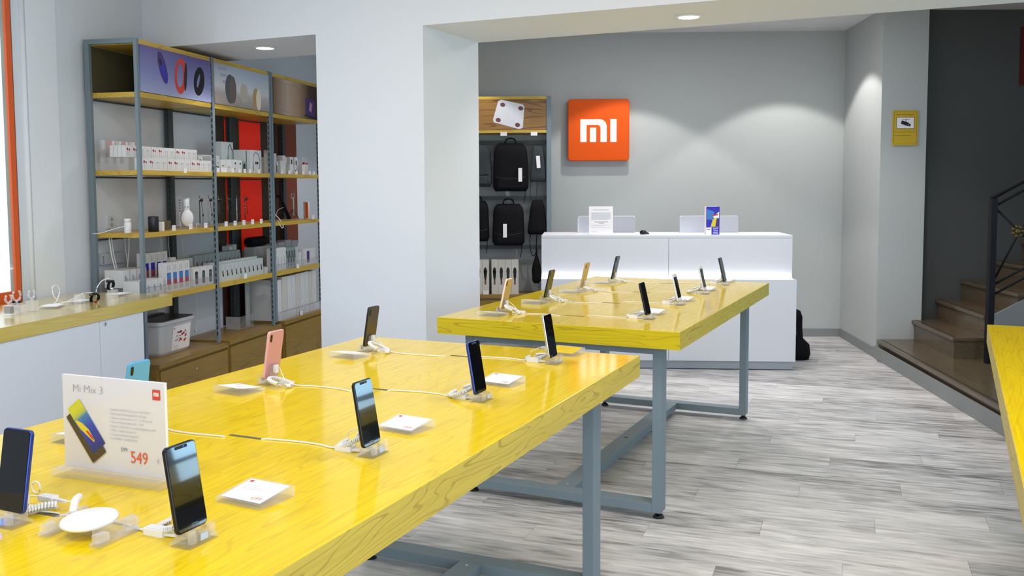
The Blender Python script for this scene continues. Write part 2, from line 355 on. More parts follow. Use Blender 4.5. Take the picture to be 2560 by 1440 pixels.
# ================================================================== SETTING
b = MB().box(-4.2, 6, -3, 10, -.12, -.004, 'counter_kick'); floor = struct('floor', b)
PL = Fr(0, 0, -.35)
pm = MB().box(-.6395, .6395, -.0947, .0947, -.004, 0, 'floor_plank').mesh('plank')
rowi = 0; y = -1.0
while y < 11.5:
    x = -6 + (rowi * .47) % 1.28
    while x < 6:
        wx, wy, _ = PL.p(x, y)
        ok = wx > -1.3 and wx < 3.7 and wy > 1.6 and wy < 9.2 and not (wx < -.4 and wy < 3.0)
        if wx < -.1 and wy > 5.6: ok = wx > -1.3 and False
        if ok:
            o = bpy.data.objects.new('plank', pm); C.objects.link(o); o.parent = floor; o.location = (wx, wy, 0); o.rotation_euler = (0, 0, -.35)
        x += 1.28
    y += .19; rowi += 1
struct('ceiling', MB().box(-4.2, 6, -3, 10, 3.0, 3.1, 'ceiling_white'))
struct('wall_back', MB().box(-6.0, .05, 0, .12, 0, 3.0, 'wall_grey'), B)
rw = MB().prism([(3.263, 9.33), (3.164, 8.05), (3.552, 8.045), (3.552, 9.33)], 'z', 0, 3.0, 'wall_grey'); struct('wall_right', rw)
struct('wall_stairwell', MB().box(3.56, 5.5, 8.15, 8.27, 0, 3.0, 'wall_darkened'))
struct('wall_far_right', MB().box(5.5, 5.62, -3, 8.3, 0, 3.0, 'wall_darkened'))  # unseen; coloured dark so the lower phone screens reflect dark
w2 = MB().box(5.45, 5.5, 3.72, 3.80, .72, 2.38, 'baseboard').box(5.45, 5.5, 6.20, 6.28, .72, 2.38, 'baseboard').box(5.45, 5.5, 3.80, 6.20, .72, .80, 'baseboard').box(5.45, 5.5, 3.80, 6.20, 2.30, 2.38, 'baseboard'); struct('added_window', w2)  # added frame around the unseen blue lamp
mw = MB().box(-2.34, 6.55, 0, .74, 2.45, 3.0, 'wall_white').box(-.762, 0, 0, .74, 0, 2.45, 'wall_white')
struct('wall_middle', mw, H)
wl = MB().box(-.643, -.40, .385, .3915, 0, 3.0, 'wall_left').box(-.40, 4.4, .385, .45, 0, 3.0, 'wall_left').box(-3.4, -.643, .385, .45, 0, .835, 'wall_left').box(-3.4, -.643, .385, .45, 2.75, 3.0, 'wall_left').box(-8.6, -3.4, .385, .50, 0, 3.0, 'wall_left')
struct('wall_left', wl, S)
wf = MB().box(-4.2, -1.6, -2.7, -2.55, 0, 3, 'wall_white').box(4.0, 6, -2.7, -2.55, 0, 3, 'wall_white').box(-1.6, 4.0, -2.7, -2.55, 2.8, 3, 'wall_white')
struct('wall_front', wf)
# side window with an orange frame
wn = MB().box(-.682, -.643, .374, .390, .835, 2.75, 'window_orange').box(-3.4, -.682, .374, .390, .835, .928, 'window_orange').box(-3.4, -.682, .374, .390, 2.70, 2.75, 'window_orange').box(-3.4, -3.36, .374, .390, .928, 2.70, 'window_orange')
wn = struct('window_1', wn, S)
MB().box(-3.36, -.682, .380, .385, .928, 2.70, 'window_glass').build('glass_pane', wn)
MB().box(-.643, -.634, .378, .386, .84, 2.75, 'black_rubber').build('gasket', wn)
# what stands outside the side window
solo('concrete_pillar', MB().box(-.66, -.40, .392, .43, .84, 2.70, 'concrete'), 'grey-green concrete pillar standing outside behind the orange window frame', 'pillar', S)
struct('trim_4', MB().box(-6, 0, 4.2, 4.3, -.1, 4, 'outside_white').box(-6, 1, .52, 5, -.12, -.10, 'pavement'), S)
# mouldings on the left wall
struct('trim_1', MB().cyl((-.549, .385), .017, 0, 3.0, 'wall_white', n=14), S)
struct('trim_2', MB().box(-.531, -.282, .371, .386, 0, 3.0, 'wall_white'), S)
struct('trim_3', MB().box(-.282, -.115, .379, .386, 0, 3.0, 'wall_left'), S)
# baseboards and kerb
struct('baseboard_back', MB().box(-2.4, 0, -.014, 0, 0, .078, 'baseboard'), B)
def seg(x0, y0, x1, y1, t, z0, z1, m):
    d = Vector((x1 - x0, y1 - y0)).normalized(); n = Vector((-d.y, d.x)) * t
    return [(x0, y0), (x1, y1), (x1 + n.x, y1 + n.y), (x0 + n.x, y0 + n.y)], z0, z1, m
def prz(mb, q): return mb.prism(q[0], 'z', q[1], q[2], q[3])
struct('baseboard_right', prz(MB(), seg(3.262, 9.19, 3.162, 8.045, -.014, 0, .085, 'baseboard')))
struct('trim_5', prz(MB(), seg(3.160, 8.044, 2.80, 3.80, -.016, 0, .106, 'baseboard')), label='grey kerb strip along the lowest stair')

# staircase
st = thing('staircase', 'dark brown wooden staircase climbing to the right of the grey kerb', 'staircase', W0, 4.2, 7.4, 0)
def step(poly, z0, z1, name='step'):
    ox, oy = 4.2, 7.4; p = [(a - ox, b - oy) for a, b in poly]
    o = MB().prism(p, 'z', z0, z1 - .032, 'stair_wood').build(name, st)
    cx = sum(a for a, b in p) / len(p); cy = sum(b for a, b in p) / len(p)
    # tread with nosing proud of the riser on the left and near side
    q = [(a - (.022 if i in (0, len(p) - 1) else 0), c_ - (.022 if i < 2 else .001)) for i, (a, c_) in enumerate(p)]
    MB().prism(q, 'z', z1 - .031, z1, 'stair_wood').build('tread', o, bevel=.006)
    MB().prism([(q[0][0] + .03, q[0][1] + .03), (q[0][0] + .038, q[0][1] + .03), (q[-1][0] + .038, q[-1][1] - .01), (q[-1][0] + .03, q[-1][1] - .01)], 'z', z1, z1 + .0015, 'black_rubber').build('grip_strip', o)
step([(2.805, 3.80), (5.48, 3.80), (5.48, 8.14), (3.57, 8.14), (3.57, 8.04), (3.19, 8.04)], 0, .163)
for x0, x1, z in ((3.40, 3.50, .33), (3.63, 3.73, .50), (3.88, 3.94, .67), (4.15, 4.2, .84), (4.42, 4.46, 1.01), (4.69, 4.72, 1.18)):
    step([(x0, 7.12), (5.48, 7.08), (5.48, 8.14), (x1, 8.14)], z - .17, z)
MB().prism([(-.53, .33), (1.28, .33), (1.28, 1.3), (1.0, 1.28), (-.53, .50)], 'y', -.315, -.30, 'baseboard').build('stringer', st)
rl = thing('stair_railing', 'black iron stair railing with crossed bars and a small gilt flower', 'railing', W0, 3.57, 6.93, .163)
MB().box(-.024, .024, -.024, .024, 0, 1.235, 'iron').build('post', rl, bevel=.004)
MB().tube([(-.02, 0, 1.237), (1.5, .02, 2.06)], .02, 'iron', 8).build('handrail', rl)
for z in (1.17, .58, .505): MB().tube([(0, 0, z), (1.5, .02, z + .82)], .009, 'iron', 8).build('rail_bar', rl)
MB().tube([(.01, 0, 1.17), (.40, .005, .80)], .008, 'iron', 8).build('cross_bar', rl)
MB().tube([(.01, 0, .60), (.40, .005, 1.38)], .008, 'iron', 8).build('cross_bar', rl)
fl = MB().lathe([(.001, -.012), (.02, -.01), (.024, 0), (.02, .01), (.001, .012)], 'brass_dark', 10, T=Matrix.Translation((.185, -.005, .99)) @ Matrix.Rotation(PI / 2, 4, 'X'))
for i in range(7):
    a = 2 * PI * i / 7; fl.lathe([(.001, -.006), (.014, -.003), (.016, .003), (.001, .006)], 'brass_dark', 8, T=Matrix.Translation((.185 + .036 * math.cos(a), -.008, .99 + .036 * math.sin(a))) @ Matrix.Rotation(PI / 2, 4, 'X'))
fl.build('flower', rl, label='gilt flower ornament')

# signs on the walls at the right
sg = thing('warning_sign', 'yellow video surveillance sign on the grey wall beside the stairs', 'sign', W0, 3.366, 8.04, 1.987)
MB().box(-.109, .109, -.004, 0, -.149, .149, 'sign_yellow').build('plate', sg)
bd = MB()
for x0, x1, z0, z1 in ((-.098, -.096, -.138, .138), (.096, .098, -.138, .138), (-.098, .098, .136, .138), (-.098, .098, -.138, -.136), (-.09, .09, -.036, -.034), (-.09, .05, -.066, -.064)): bd.box(x0, x1, -.0046, -.004, z0, z1, 'sign_dark')
bd.build('border', sg)
MB().box(-.078, .078, -.0052, -.004, -.008, .092, 'sign_dark').box(-.074, .074, -.0058, -.0052, -.004, .088, 'paper').build('picture', sg)
cc = MB().box(-.03, .035, -.0066, -.0058, .070, .073, 'ink_black').box(.001, .006, -.0066, -.0058, .052, .072, 'ink_black')
T = Matrix.Translation((0, 0, .036)) @ Matrix.Rotation(math.radians(20), 4, 'Y'); cc.box(-.038, .028, -.0066, -.0058, -.014, .016, 'ink_black', T=T).box(.03, .046, -.0066, -.0058, -.01, .01, 'ink_black', T=T); cc.build('camera_symbol', sg)
text('ZONA VIDEOVIGILADA', .0155, 'sign_dark', 'lettering', sg, (-.086, -.0042, .108), (PI / 2, 0, 0), sx=1.0)
solo('red_sign', MB().box(0, .36, -.01, 0, 2.355, 2.85, 'sign_red'), 'dark red panel high on the dark stairwell wall', 'sign', W0, 4.385, 8.148, 0)

# ================================================================== DISPLAY TABLES
def table(fr, Wd, Ln, near_leg, far_leg, inset, label, beam=(None, None), thick=.079):
    """origin of fr = one top corner; x 0..-Wd, y from y0 upward"""
    y0, y1 = Ln
    t = thing('display_table', label, 'table', fr, -Wd / 2, (y0 + y1) / 2, 0)
    hx, hy = Wd / 2, (y1 - y0) / 2; zt = .873
    MB().box(-hx + .002, hx - .002, -hy + .002, hy - .002, zt - thick + .002, zt, 'table_wood').build('tabletop', t, bevel=.0015)
    for a_, c_ in ((-hx, -hx + .0019), (hx - .0019, hx)): MB().box(a_, c_, -hy, hy, zt - thick, zt - .001, 'table_wood_edge').build('edge_band', t)
    for a_, c_ in ((-hy, -hy + .0019), (hy - .0019, hy)): MB().box(-hx + .002, hx - .002, a_, c_, zt - thick, zt - .001, 'table_wood_end').build('edge_band', t)
    zb = zt - thick
    for yy in (near_leg - (y0 + y1) / 2, far_leg - (y0 + y1) / 2):
        for sx in (-1, 1):
            xo = sx * (hx - inset); xi = xo - sx * .042
            o = MB().box(xo, xi, yy - .04, yy + .04, .03, zb, 'frame_metal').build('leg', t, bevel=.002)
            MB().cyl(((xo + xi) / 2, yy), .012, .01, .03, 'black_rubber', n=12).cyl(((xo + xi) / 2, yy), .026, 0, .012, 'black_rubber', n=16, r1=.02).build('foot', o)
        a = hx - inset - .042
        MB().box(-a, a, yy - .04, yy + .04, zb - .042, zb, 'frame_metal').build('top_rail', t, bevel=.002)
        MB().box(-a, a, yy - .04, yy + .04, .03, .072, 'frame_metal').build('bottom_rail', t, bevel=.002)
    a = near_leg - (y0 + y1) / 2 + .0405; c = far_leg - (y0 + y1) / 2 - .0405
    o = MB().box(-.045, .045, a, c, .03, .0715, 'frame_metal').build('floor_beam', t, bevel=.002)
    MB().cyl((0, a + .03), .006, .0715, .0735, 'steel', n=10).cyl((0, c - .03), .006, .0715, .0735, 'steel', n=10).cyl((.0, (a + c) / 2), .012, .0715, .0722, 'black_rubber', n=12).build('bolt', o)
    for sx in (-.40, 0, .40):
        MB().box(sx - .02, sx + .02, a, c, zb - .042, zb, 'dark_metal').build('top_beam', t)
    return t
tb1 = table(T1, 1.1975, (-2.75, 0), -2.45, -.18, .105, 'near yellow oak display table with the printed price sign on it')
tb2 = table(T2, 1.1935, (0, 2.24), .13, 2.10, .105, 'far yellow oak display table in front of the white sales counter')
tb3 = table(T3, 1.20, (-2.62, 0), -2.3, -.3, .38, 'yellow oak display table cut off by the right edge, beside the stairs')
def slots(t, hx, hyc, rows):
    for v in rows:
        MB().box(-.65 + hx, -.55 + hx, v - hyc - .006, v - hyc + .006, .8731, .8737, 'box_olive').build('cable_slot', t)
slots(tb1, .5988, -1.375, (-2.075, -1.478, -.871, -.266)); slots(tb2, .5968, 1.12, (.30, .85, 1.41, 1.957))
MB().box(-.0008, .0008, -1.119, 1.119, .8731, .8733, 'table_wood_end').build('seam', tb2)

# ================================================================== PHONES, STANDS, CABLES, PRICE HOLDERS
ZT = .873
def stand_mesh():
    m = MB()
    m.box(-.022, .024, -.036, .036, 0, .007, 'acrylic_stand')                              # base plate
    m.prism([(-.012, .007), (.012, .007), (.013, .020), (-.014, .022)], 'y', -.034, .034, 'acrylic')   # block
    m.prism([(.014, .007), (.024, .007), (.022, .030), (.0155, .030)], 'y', -.030, -.018, 'acrylic_stand')
    m.prism([(.014, .007), (.024, .007), (.022, .030), (.0155, .030)], 'y', .018, .030, 'acrylic_stand')
    m.prism([(.0155, .007), (.0235, .007), (.020, .022), (.0155, .022)], 'y', -.018, .018, 'acrylic')
    m.prism([(-.022, .007), (-.014, .007), (-.020, .062), (-.026, .062)], 'y', -.022, .022, 'acrylic')
    m.box(.0242, .0248, -.009, .009, .008, .020, 'led_panel')
    return m
mat('led_panel', (.45, .58, .90), .2)
STAND = stand_mesh().mesh('phone_stand')
def stand(fr, u, v, rz, label):
    o = bpy.data.objects.new('phone_stand', STAND); C.objects.link(o); o.location = fr.p(u, v, ZT); o.rotation_euler = (0, 0, fr.a + rz)
    o['label'] = label; o['category'] = 'phone stand'; o['group'] = 'clear acrylic phone stands on the tables'; return o
_ph = {}
def phone(fr, u, v, rz, label, body='phone_black', edge=None, screen='screen_black', bezel=None, cam2=True, notch=True, w_=.075, h=.154, tilt=9.5, cat='phone', group='demo phones on the display tables'):
    """stands on its lower edge in the stand, screen towards local +x, leaning back"""
    t = thing('phone', label, cat, fr, u, v, ZT + .0225, rz, group)
    T = Matrix.Rotation(-math.radians(tilt), 4, 'Y')
    edge = edge or body
    # body: rounded slab, x from -.008 to 0 ; profile in (y,z)
    pr = rrect(w_, h, .0085, 5, 0, h / 2)
    key = (body, edge, w_, h, tilt)
    if key not in _ph:
        ins = rrect(w_ - .003, h - .003, .0075, 5, 0, h / 2)
        mb = MB(); n = len(pr)
        v_ = [(-.0085, *q) for q in ins] + [(-.0068, *q) for q in pr] + [(-.0012, *q) for q in pr] + [(0, *q) for q in ins]
        f = []
        for k in range(3): f += [(k * n + i, k * n + (i + 1) % n, (k + 1) * n + (i + 1) % n, (k + 1) * n + i) for i in range(n)]
        mb.add(v_, f, edge, True, T); mb.add(v_[:n], [tuple(range(n - 1, -1, -1))], body, False, T); mb.add(v_[3 * n:], [tuple(range(n))], 'screen_black' if bezel is None else bezel, False, T)
        _ph[key] = mb.mesh('phone_body')
    o = bpy.data.objects.new('body', _ph[key]); C.objects.link(o); o.parent = t
    if bezel: sp = rrect(w_ - .008, h - .034, .001, 2, 0, h / 2)
    else: sp = rrect(w_ - .005, h - .006, .006, 4, 0, h / 2)
    MB().prism(sp, 'x', .0001, .0006, screen, T=T).build('screen', t, label='dark glass screen')
    if not bezel and notch:
        MB().prism(rrect(.03, .0055, .002, 3, 0, h - .0062), 'x', .0006, .0008, 'ink_black', T=T).cyl((.006, h - .0062), .0016, .0008, .001, 'pic_blue', 'x', 8, T=T).build('notch', t)
    cb = MB().prism(rrect(.0085, .024, .004, 4, w_ / 2 - .0125, h - .022), 'x', -.0098, -.0085, 'lens', T=T)
    for dz in (-.006, .006): cb.cyl((w_ / 2 - .0125, h - .022 + dz), .003, -.0104, -.0098, 'lens', 'x', 12, T=T)
    cb.build('camera_bump', t)
    MB().box(-.0055, -.003, -w_ / 2 - .0007, -w_ / 2 + .001, h * .62, h * .62 + .022, edge, T=T).build('side_button', t)
    return t
# security cable: plug on the phone's back, curly ring, connector box, straight cord to the slot
def ring_path(cx, cy, rx, ry, z0, tiltz, a0=-30, a1=300, n=26):
    return [(cx + rx * math.cos(math.radians(a0 + (a1 - a0) * i / n)), cy + ry * math.sin(math.radians(a0 + (a1 - a0) * i / n)), z0 + tiltz * (.5 + .5 * math.cos(math.radians(a0 + (a1 - a0) * i / n - 20)))) for i in range(n + 1)]
def cable(fr, u, v, rz, label, slot, kind=0, box_du=-.085, low=False, group='white security cables behind the phones'):
    """origin at the stand, local -x behind the phone; slot = signed distance to the cord's end"""
    t = thing('security_cable', label, 'cable', fr, u, v, ZT, rz, group)
    MB().prism(rrect(.016, .026, .003, 3, 0, .05), 'x', -.030, -.0205, 'white_plastic').build('sensor_plug', t)
    r = random.Random(int(abs(v * 1000)) + kind)
    lift = (.020, .034, .026, .014)[kind % 4]
    rp = ring_path(-.064 - .005 * kind, .028 if kind != 2 else .02, .036, .032 + .004 * (kind % 3), .006, lift, 150, 470)
    P = [Vector(p) for p in rp]
    h = helix(P, .0048, .0044, 7)
    MB().tube(h, .0025, 'cable_white', 5).build('curly_cord', t)
    MB().tube(curve([(-.03, 0, .052), (-.042, .004, .056), (P[0].x + .004, P[0].y, P[0].z + .02), tuple(P[0])], 5), .0014, 'cable_white', 6).tube(curve([tuple(P[-1]), (P[-1].x - .004, P[-1].y - .012, .008), (box_du + .032, .0, .007)], 5), .0014, 'cable_white', 6).build('cord_end', t)
    x = box_du
    mb = MB().prism(rrect(.046, .024, .003, 3, x, 0), 'z', .0, .013, 'white_plastic'); mb.prism(rrect(.036, .017, .003, 3, x, 0), 'z', .013, .0145, 'white_plastic')
    mb.prism([(x + .022, -.006), (x + .047, -.002), (x + .047, .002), (x + .022, .006)], 'z', .002, .008, 'white_plastic'); mb.cyl((0, .006), .0016, x + .0215, x + .0224, 'ink_black', 'x', 8)
    mb.build('connector_box', t, bevel=.001)
    e = slot; am = r.uniform(.008, .016) * r.choice((-1, 1))
    pts = [(x - .022, 0, .004), (x - .05, am * .3, .0022), ((x * 1.3 + e * .7) / 2, am, .0022), ((x + e) / 2 - .02, am * 1.1, .0022), (e + .04, am * .6, .0022), (e + .012, .003, .0022), (e, 0, .0008)]
    MB().tube(curve(pts, 6), .0024, 'cable_white', 7).build('straight_cord', t)
    return t
def price_holder(fr, u, v, rz, label, price='699', mirror=1, group='white price cards in clear acrylic wedges', paper='paper'):
    t = thing('price_holder', label, 'price tag', fr, u, v, ZT, rz, group)
    # wedge: wide in x (.118), deep in y (.098), rising away
    MB().prism([(-.049, 0), (.049, 0), (.049, .022), (-.049, .010)], 'x', -.060, .060, 'acrylic_edge').build('acrylic_wedge', t)
    T = Matrix.Translation((0, 0, .0164)) @ Matrix.Rotation(math.atan2(.012, .098), 4, 'X')
    MB().box(-.052, .052, -.043, .043, -.0002, .0004, paper, T=T).build('price_card', t)
    if price:
        pr = MB()
        for k in range(3): pr.box(-.04, .0 + .008 * k, .016 - k * .007, .0175 - k * .007, .0005, .0007, 'ink_light', T=T)
        pr.box(-.046, -.036, .030, .038, .0005, .0007, 'logo_red', T=T)
        pr.build('print_lines', t)
        o = text(price, .017, 'ink_orange', 'price', t, (.016, -.034, .0127), (math.atan2(.012, .098), 0, 0), depth=.0001)
    return t

N1 = 'on the near table'; N2 = 'on the far table'
# near table, right-hand row (screens towards the aisle); cord slots at u=-.55
for i, (u, v, cap, kw) in enumerate((
        (-.222, -2.072, 'nearest', dict(body='phone_black', screen='screen_gloss')),
        (-.222, -1.482, 'second', dict(body='phone_black', screen='screen_gloss')),
        (-.228, -.880, 'third', dict(body='phone_blue', edge='phone_blue', notch=True)),
        (-.240, -.262, 'fourth', dict(body='phone_black', edge='edge_silver', notch=False)))):
    lab = ('black notched phone, screen facing the aisle, nearest in the right row of the near table',
           'black notched phone in the right row of the near table, second from the front',
           'phone with a bright blue metal edge in the right row of the near table',
           'black phone with a silver edge at the far right end of the near table')[i]
    phone(T1, u, v, 0, lab, **kw)
    stand(T1, u, v, 0, 'clear acrylic stand under the ' + ('nearest phone', 'second phone', 'blue-edged phone', 'silver-edged phone')[i] + ' in the right row of the near table')
    cable(T1, u, v, 0, 'white security cable of the ' + ('nearest phone', 'second phone', 'blue-edged phone', 'silver-edged phone')[i] + ' in the right row of the near table', (-.33, -.325, -.322, -.308)[i], i, (-.086, -.078, -.070, -.078)[i])
    price_holder(T1, -.270, (-1.845, -1.25, -.645, -.07)[i], -.13 if i else -.08, 'white price card lying behind the ' + ('nearest phone', 'second phone', 'blue-edged phone', 'silver-edged phone')[i] + ' of the near table', ('699', '299', '249', '')[i], paper='paper' if i < 3 else 'table_wood')
# near table, left-hand row (backs towards the camera)
for i, (u, v, lab, nm, kw) in enumerate((
        (-.957, -1.500, 'light blue phone standing behind the large price sign', 'light blue phone', dict(body='phone_cyan', edge='phone_cyan')),
        (-.957, -.932, 'rose pink phone with a twin camera in the left row of the near table', 'pink phone', dict(body='phone_pink', edge='edge_pink')),
        (-.992, -.300, 'glossy black phone at the far left end of the near table', 'far left black phone', dict(body='phone_bronze', edge='phone_black')))):
    phone(T1, u, v, PI, lab, **kw)
    stand(T1, u, v, PI, 'clear acrylic stand under the ' + nm + ' of the near table')
    cable(T1, u, v, PI, 'white curly security cable of the ' + nm, (-.31, -.31, -.335)[i], (0, 0, 1)[i], (-.075, -.066, -.07)[i])
for (u, v, rz, nm, pr) in ((-.955, -1.655, .05, 'light blue phone', '199'), (-.970, -1.062, -.15, 'pink phone', '179'), (-.985, -.432, -.15, 'far left black phone', '229')):
    price_holder(T1, u, v, rz + PI, 'white price card in a clear wedge lying in front of the ' + nm, pr)
# phone on the short side of the table, facing the camera
phone(T1, -.605, -2.140, -PI / 2, 'black phone with a blue edge at the bottom left corner of the picture', body='phone_blue', edge='phone_blue', notch=False)
stand(T1, -.605, -2.140, -PI / 2, 'clear acrylic stand at the bottom left corner of the picture')
lt = thing('indicator_light', 'small glowing blue light on the stand at the bottom left corner', 'light', T1, -.596, -2.167, ZT + .013, -PI / 2)
MB().cyl((0, 0), .0058, .0, .0015, 'led_blue', 'x', 14).build('lens', lt)
ct = thing('security_cable', 'thick white curly cable lying beside the bottom left phone', 'cable', T1, -.605, -2.140, ZT, 0, 'white security cables behind the phones')
MB().prism(rrect(.026, .016, .003, 3, 0, .028), 'z', .030, .052, 'white_plastic').build('sensor_plug', ct)
cp = curve([(.000, .034, .012), (.006, .050, .013), (.016, .068, .014), (.026, .084, .012)], 6)
MB().tube(helix(cp, .0062, .0058, 8), .0028, 'cable_white', 6).build('curly_cord', ct)
MB().prism(rrect(.036, .020, .003, 3, -.018, .058), 'z', 0, .012, 'white_plastic').build('connector_box', ct, bevel=.001)
MB().tube(curve([(.0, .036, .040), (.008, .036, .028), (.0, .034, .012)], 5), .0016, 'cable_white', 6).build('cord_end', ct)
MB().tube(curve([(0, .058, .006), (.02, .066, .004), (.036, .072, .002), (.046, .073, .001)], 5), .0017, 'cable_white', 6).build('straight_cord', ct)

# far table
for i, (u, v, nm, lab, kw) in enumerate((
        (-.238, .338, 'nearest phone', 'black phone nearest in the right row of the far table', dict(body='phone_black', notch=False)),
        (-.238, .915, 'white-framed second phone', 'white-framed phone with a dark screen, second in the right row of the far table', dict(body='phone_white', edge='phone_white', bezel='phone_white', screen='screen_black', notch=False, w_=.072, h=.145)),
        (-.232, 1.465, 'white-framed third phone', 'pale blue-white framed phone, third in the right row of the far table', dict(body='phone_white', edge='phone_white', bezel='phone_white', screen='screen_black', notch=False, w_=.070, h=.143)),
        (-.230, 2.005, 'farthest phone', 'dark grey phone at the far end of the right row of the far table', dict(body='phone_black', screen='screen_grey', notch=False)))):
    phone(T2, u, v, 0, lab, tilt=13, **kw); stand(T2, u, v, 0, 'clear acrylic stand under the ' + nm + ' in the right row of the far table')
    cable(T2, u, v, 0, 'white curly cable of the ' + nm + ', right row of the far table', -.31, (3, 0, 2, 0)[i], -.075)
    price_holder(T2, -.275, v + .175, -.12, 'small price card behind the ' + nm + ', right row of the far table', ('149', '129', '119', '99')[i])
for i, (u, v, nm, lab, kw) in enumerate((
        (-.975, .275, 'nearest gold phone', 'gold phone with a cream edge nearest in the left row of the far table', dict(body='phone_gold', edge='edge_cream')),
        (-.958, .795, 'bronze-black second phone', 'bronze-black phone second in the left row of the far table', dict(body='phone_bronze', edge='phone_black')),
        (-.955, 1.345, 'darker gold third phone', 'darker gold phone third in the left row of the far table', dict(body='phone_gold', edge='phone_gold')),
        (-.950, 1.905, 'farthest black phone', 'black phone farthest in the left row of the far table', dict(body='screen_grey', edge='phone_black')))):
    phone(T2, u, v, PI, lab, tilt=13, **kw); stand(T2, u, v, PI, 'clear acrylic stand under the ' + nm + ', left row of far table')
    cable(T2, u, v, PI, 'white curly cable of the ' + nm + ', left row of far table', -.31, (1, 2, 0, 0)[i], -.10)
    price_holder(T2, -.975, v - .105, PI - .12, 'price card before the ' + nm + ', left row of far table', ('159', '139', '189', '219')[i])

# wireless charging pad between two clear blocks
ch = thing('charging_pad', 'round white wireless charging pad held between clear blocks on the near table', 'charger', T1, -.424, -2.115, ZT, PI / 2)
Tp = Matrix.Rotation(math.radians(-4), 4, 'Y')
pad = MB().lathe([(.030, .020), (.046, .0215), (.0505, .025), (.0495, .029), (.044, .031), (.0, .0318)], 'white_plastic', 40, T=Tp)
pad.build('pad', ch); MB().cyl((0, 0), .020, .004, .020, 'acrylic_stand', n=20).build('centre_block', ch)
for sy in (-1, 1):
    yy = sy * .064
    bl = MB().prism([(-.050, yy - .012), (.040, yy - .012), (.050, yy - .004), (.050, yy + .012), (-.050, yy + .012)], 'z', 0, .006, 'acrylic_edge').box(-.046, .046, yy - .003 - .006 * sy, yy + .003 - .006 * sy, .006, .030, 'acrylic_stand')
    bl.box(-.046, -.022, yy - .006, yy + .010, .0061, .020, 'acrylic_edge').box(.022, .046, yy - .006, yy + .010, .0061, .026, 'acrylic_edge')
    bl.build('clear_block', ch)
MB().tube(curve([(.012, .058, .024), (.050, .095, .030), (.086, .126, .024)], 5), .0075, 'white_plastic', 10).build('grip', ch)
wc = thing('charger_cable', 'white cable with a connector box feeding the round charging pad', 'cable', T1, -.622, -2.040, ZT)
MB().prism(rrect(.040, .020, .003, 3, 0, 0), 'z', .010, .021, 'white_plastic').prism([(.020, -.006), (.05, -.002), (.05, .002), (.02, .006)], 'z', .012, .018, 'white_plastic').build('connector_box', wc, bevel=.001)
MB().tube(curve([(.048, 0, .015), (.062, .010, .014), (.070, .012, .020), (.073, .016, .024)], 5), .0017, 'cable_white', 6).build('cord', wc)
MB().tube(curve([(-.02, 0, .015), (-.05, .004, .012), (-.08, .0, .004)], 5), .0017, 'cable_white', 6).build('cord', wc)
hk = thing('ring_hook', 'small white ring lying beside the bottom left phone', 'ring', T1, -.705, -2.0, ZT)
MB().tube([(.012 * math.cos(2 * PI * i / 20), 0, .0145 + .012 * math.sin(2 * PI * i / 20)) for i in range(20)], .002, 'cable_white', 6, closed=True).build('ring', hk)

# large price sign
sgn = thing('price_sign', 'large upright acrylic price sign reading Mi Mix 3, 549 euros, on the near table', 'sign', T1, -.632, -1.863, ZT, math.radians(2.5))
MB().box(-.150, .150, -.032, .028, 0, .017, 'acrylic_edge').build('acrylic_base', sgn, bevel=.001)
MB().box(-.1385, .1445, -.0045, -.0035, .017, .222, 'acrylic').box(-.1385, .1445, .0035, .0045, .017, .222, 'acrylic').build('acrylic_sleeve', sgn)
MB().box(-.1375, .1435, -.0034, .0034, .0172, .221, 'paper').build('paper_sheet', sgn, label='printed white sheet')
RX = (PI / 2, 0, 0); yp = -.0050
text('Mi Mix 3', .0245, 'ink_grey', 'title', sgn, (-.108, yp, .185), RX, depth=.0001, thin=-.0006)
MB().box(.113, .133, yp - .0002, yp, .184, .206, 'logo_red').build('logo_square', sgn)
def mi_logo(mb, cx, cz, s, y0, y1, m):
    """two-part emblem: an m made of an arch with a bar inside, and an upright bar"""
    w1 = s; st_ = s * .168
    outer = [(-.5, -.31), (-.5, .31), (.04, .31), (.13, .28), (.19, .22), (.22, .13), (.22, -.31), (.055, -.31), (.055, .09), (.02, .145), (-.03, .16), (-.335, .16), (-.335, -.31)]
    # arch as three convex pieces
    P = lambda q: [(cx + a * s, cz + c * s) for a, c in q]
    mb.prism(P([(-.5, -.31), (-.335, -.31), (-.335, .16), (-.5, .31)]), 'y', y0, y1, m)
    mb.prism(P([(-.5, .31), (-.335, .16), (-.03, .16), (.04, .31)]), 'y', y0, y1, m)
    mb.prism(P([(.04, .31), (-.03, .16), (.02, .145), (.055, .09), (.22, .13), (.19, .22), (.13, .28)]), 'y', y0, y1, m)
    mb.prism(P([(.055, .09), (.055, -.31), (.22, -.31), (.22, .13)]), 'y', y0, y1, m)
    mb.prism(P([(-.235, -.31), (-.07, -.31), (-.07, .075), (-.235, .075)]), 'y', y0, y1, m)
    mb.prism(P([(.325, -.31), (.49, -.31), (.49, .31), (.325, .31)]), 'y', y0, y1, m); return mb
mi_logo(MB(), .123, .196, .013, yp - .0004, yp - .0002, 'paper').build('emblem', sgn)
for k, tx in enumerate(('Pantalla AMOLED full screen 6,39" FHD+', 'Qualcomm Snapdragon 845, 2,8 GHz', 'Cámara trasera dual de 12 + 12 MP con IA', 'Cámara frontal dual de 24 + 2 MP', 'Batería 3.200 mAh con carga inalámbrica 10W', 'USB C / Quick Charge 4+', 'Cuerpo deslizante magnético', '6 GB RAM / 128 GB ROM')):
    text('\u2022 ' + tx, .0064, 'ink_light', 'feature_line', sgn, (-.006, yp, .1525 - k * .0090), RX, depth=.0001)
text('599', .0125, 'ink_grey', 'old_price', sgn, (.022, yp, .0655), RX, depth=.0001)
text('\u20ac', .006, 'ink_light', 'old_price', sgn, (.0465, yp, .0655), RX, depth=.0001)
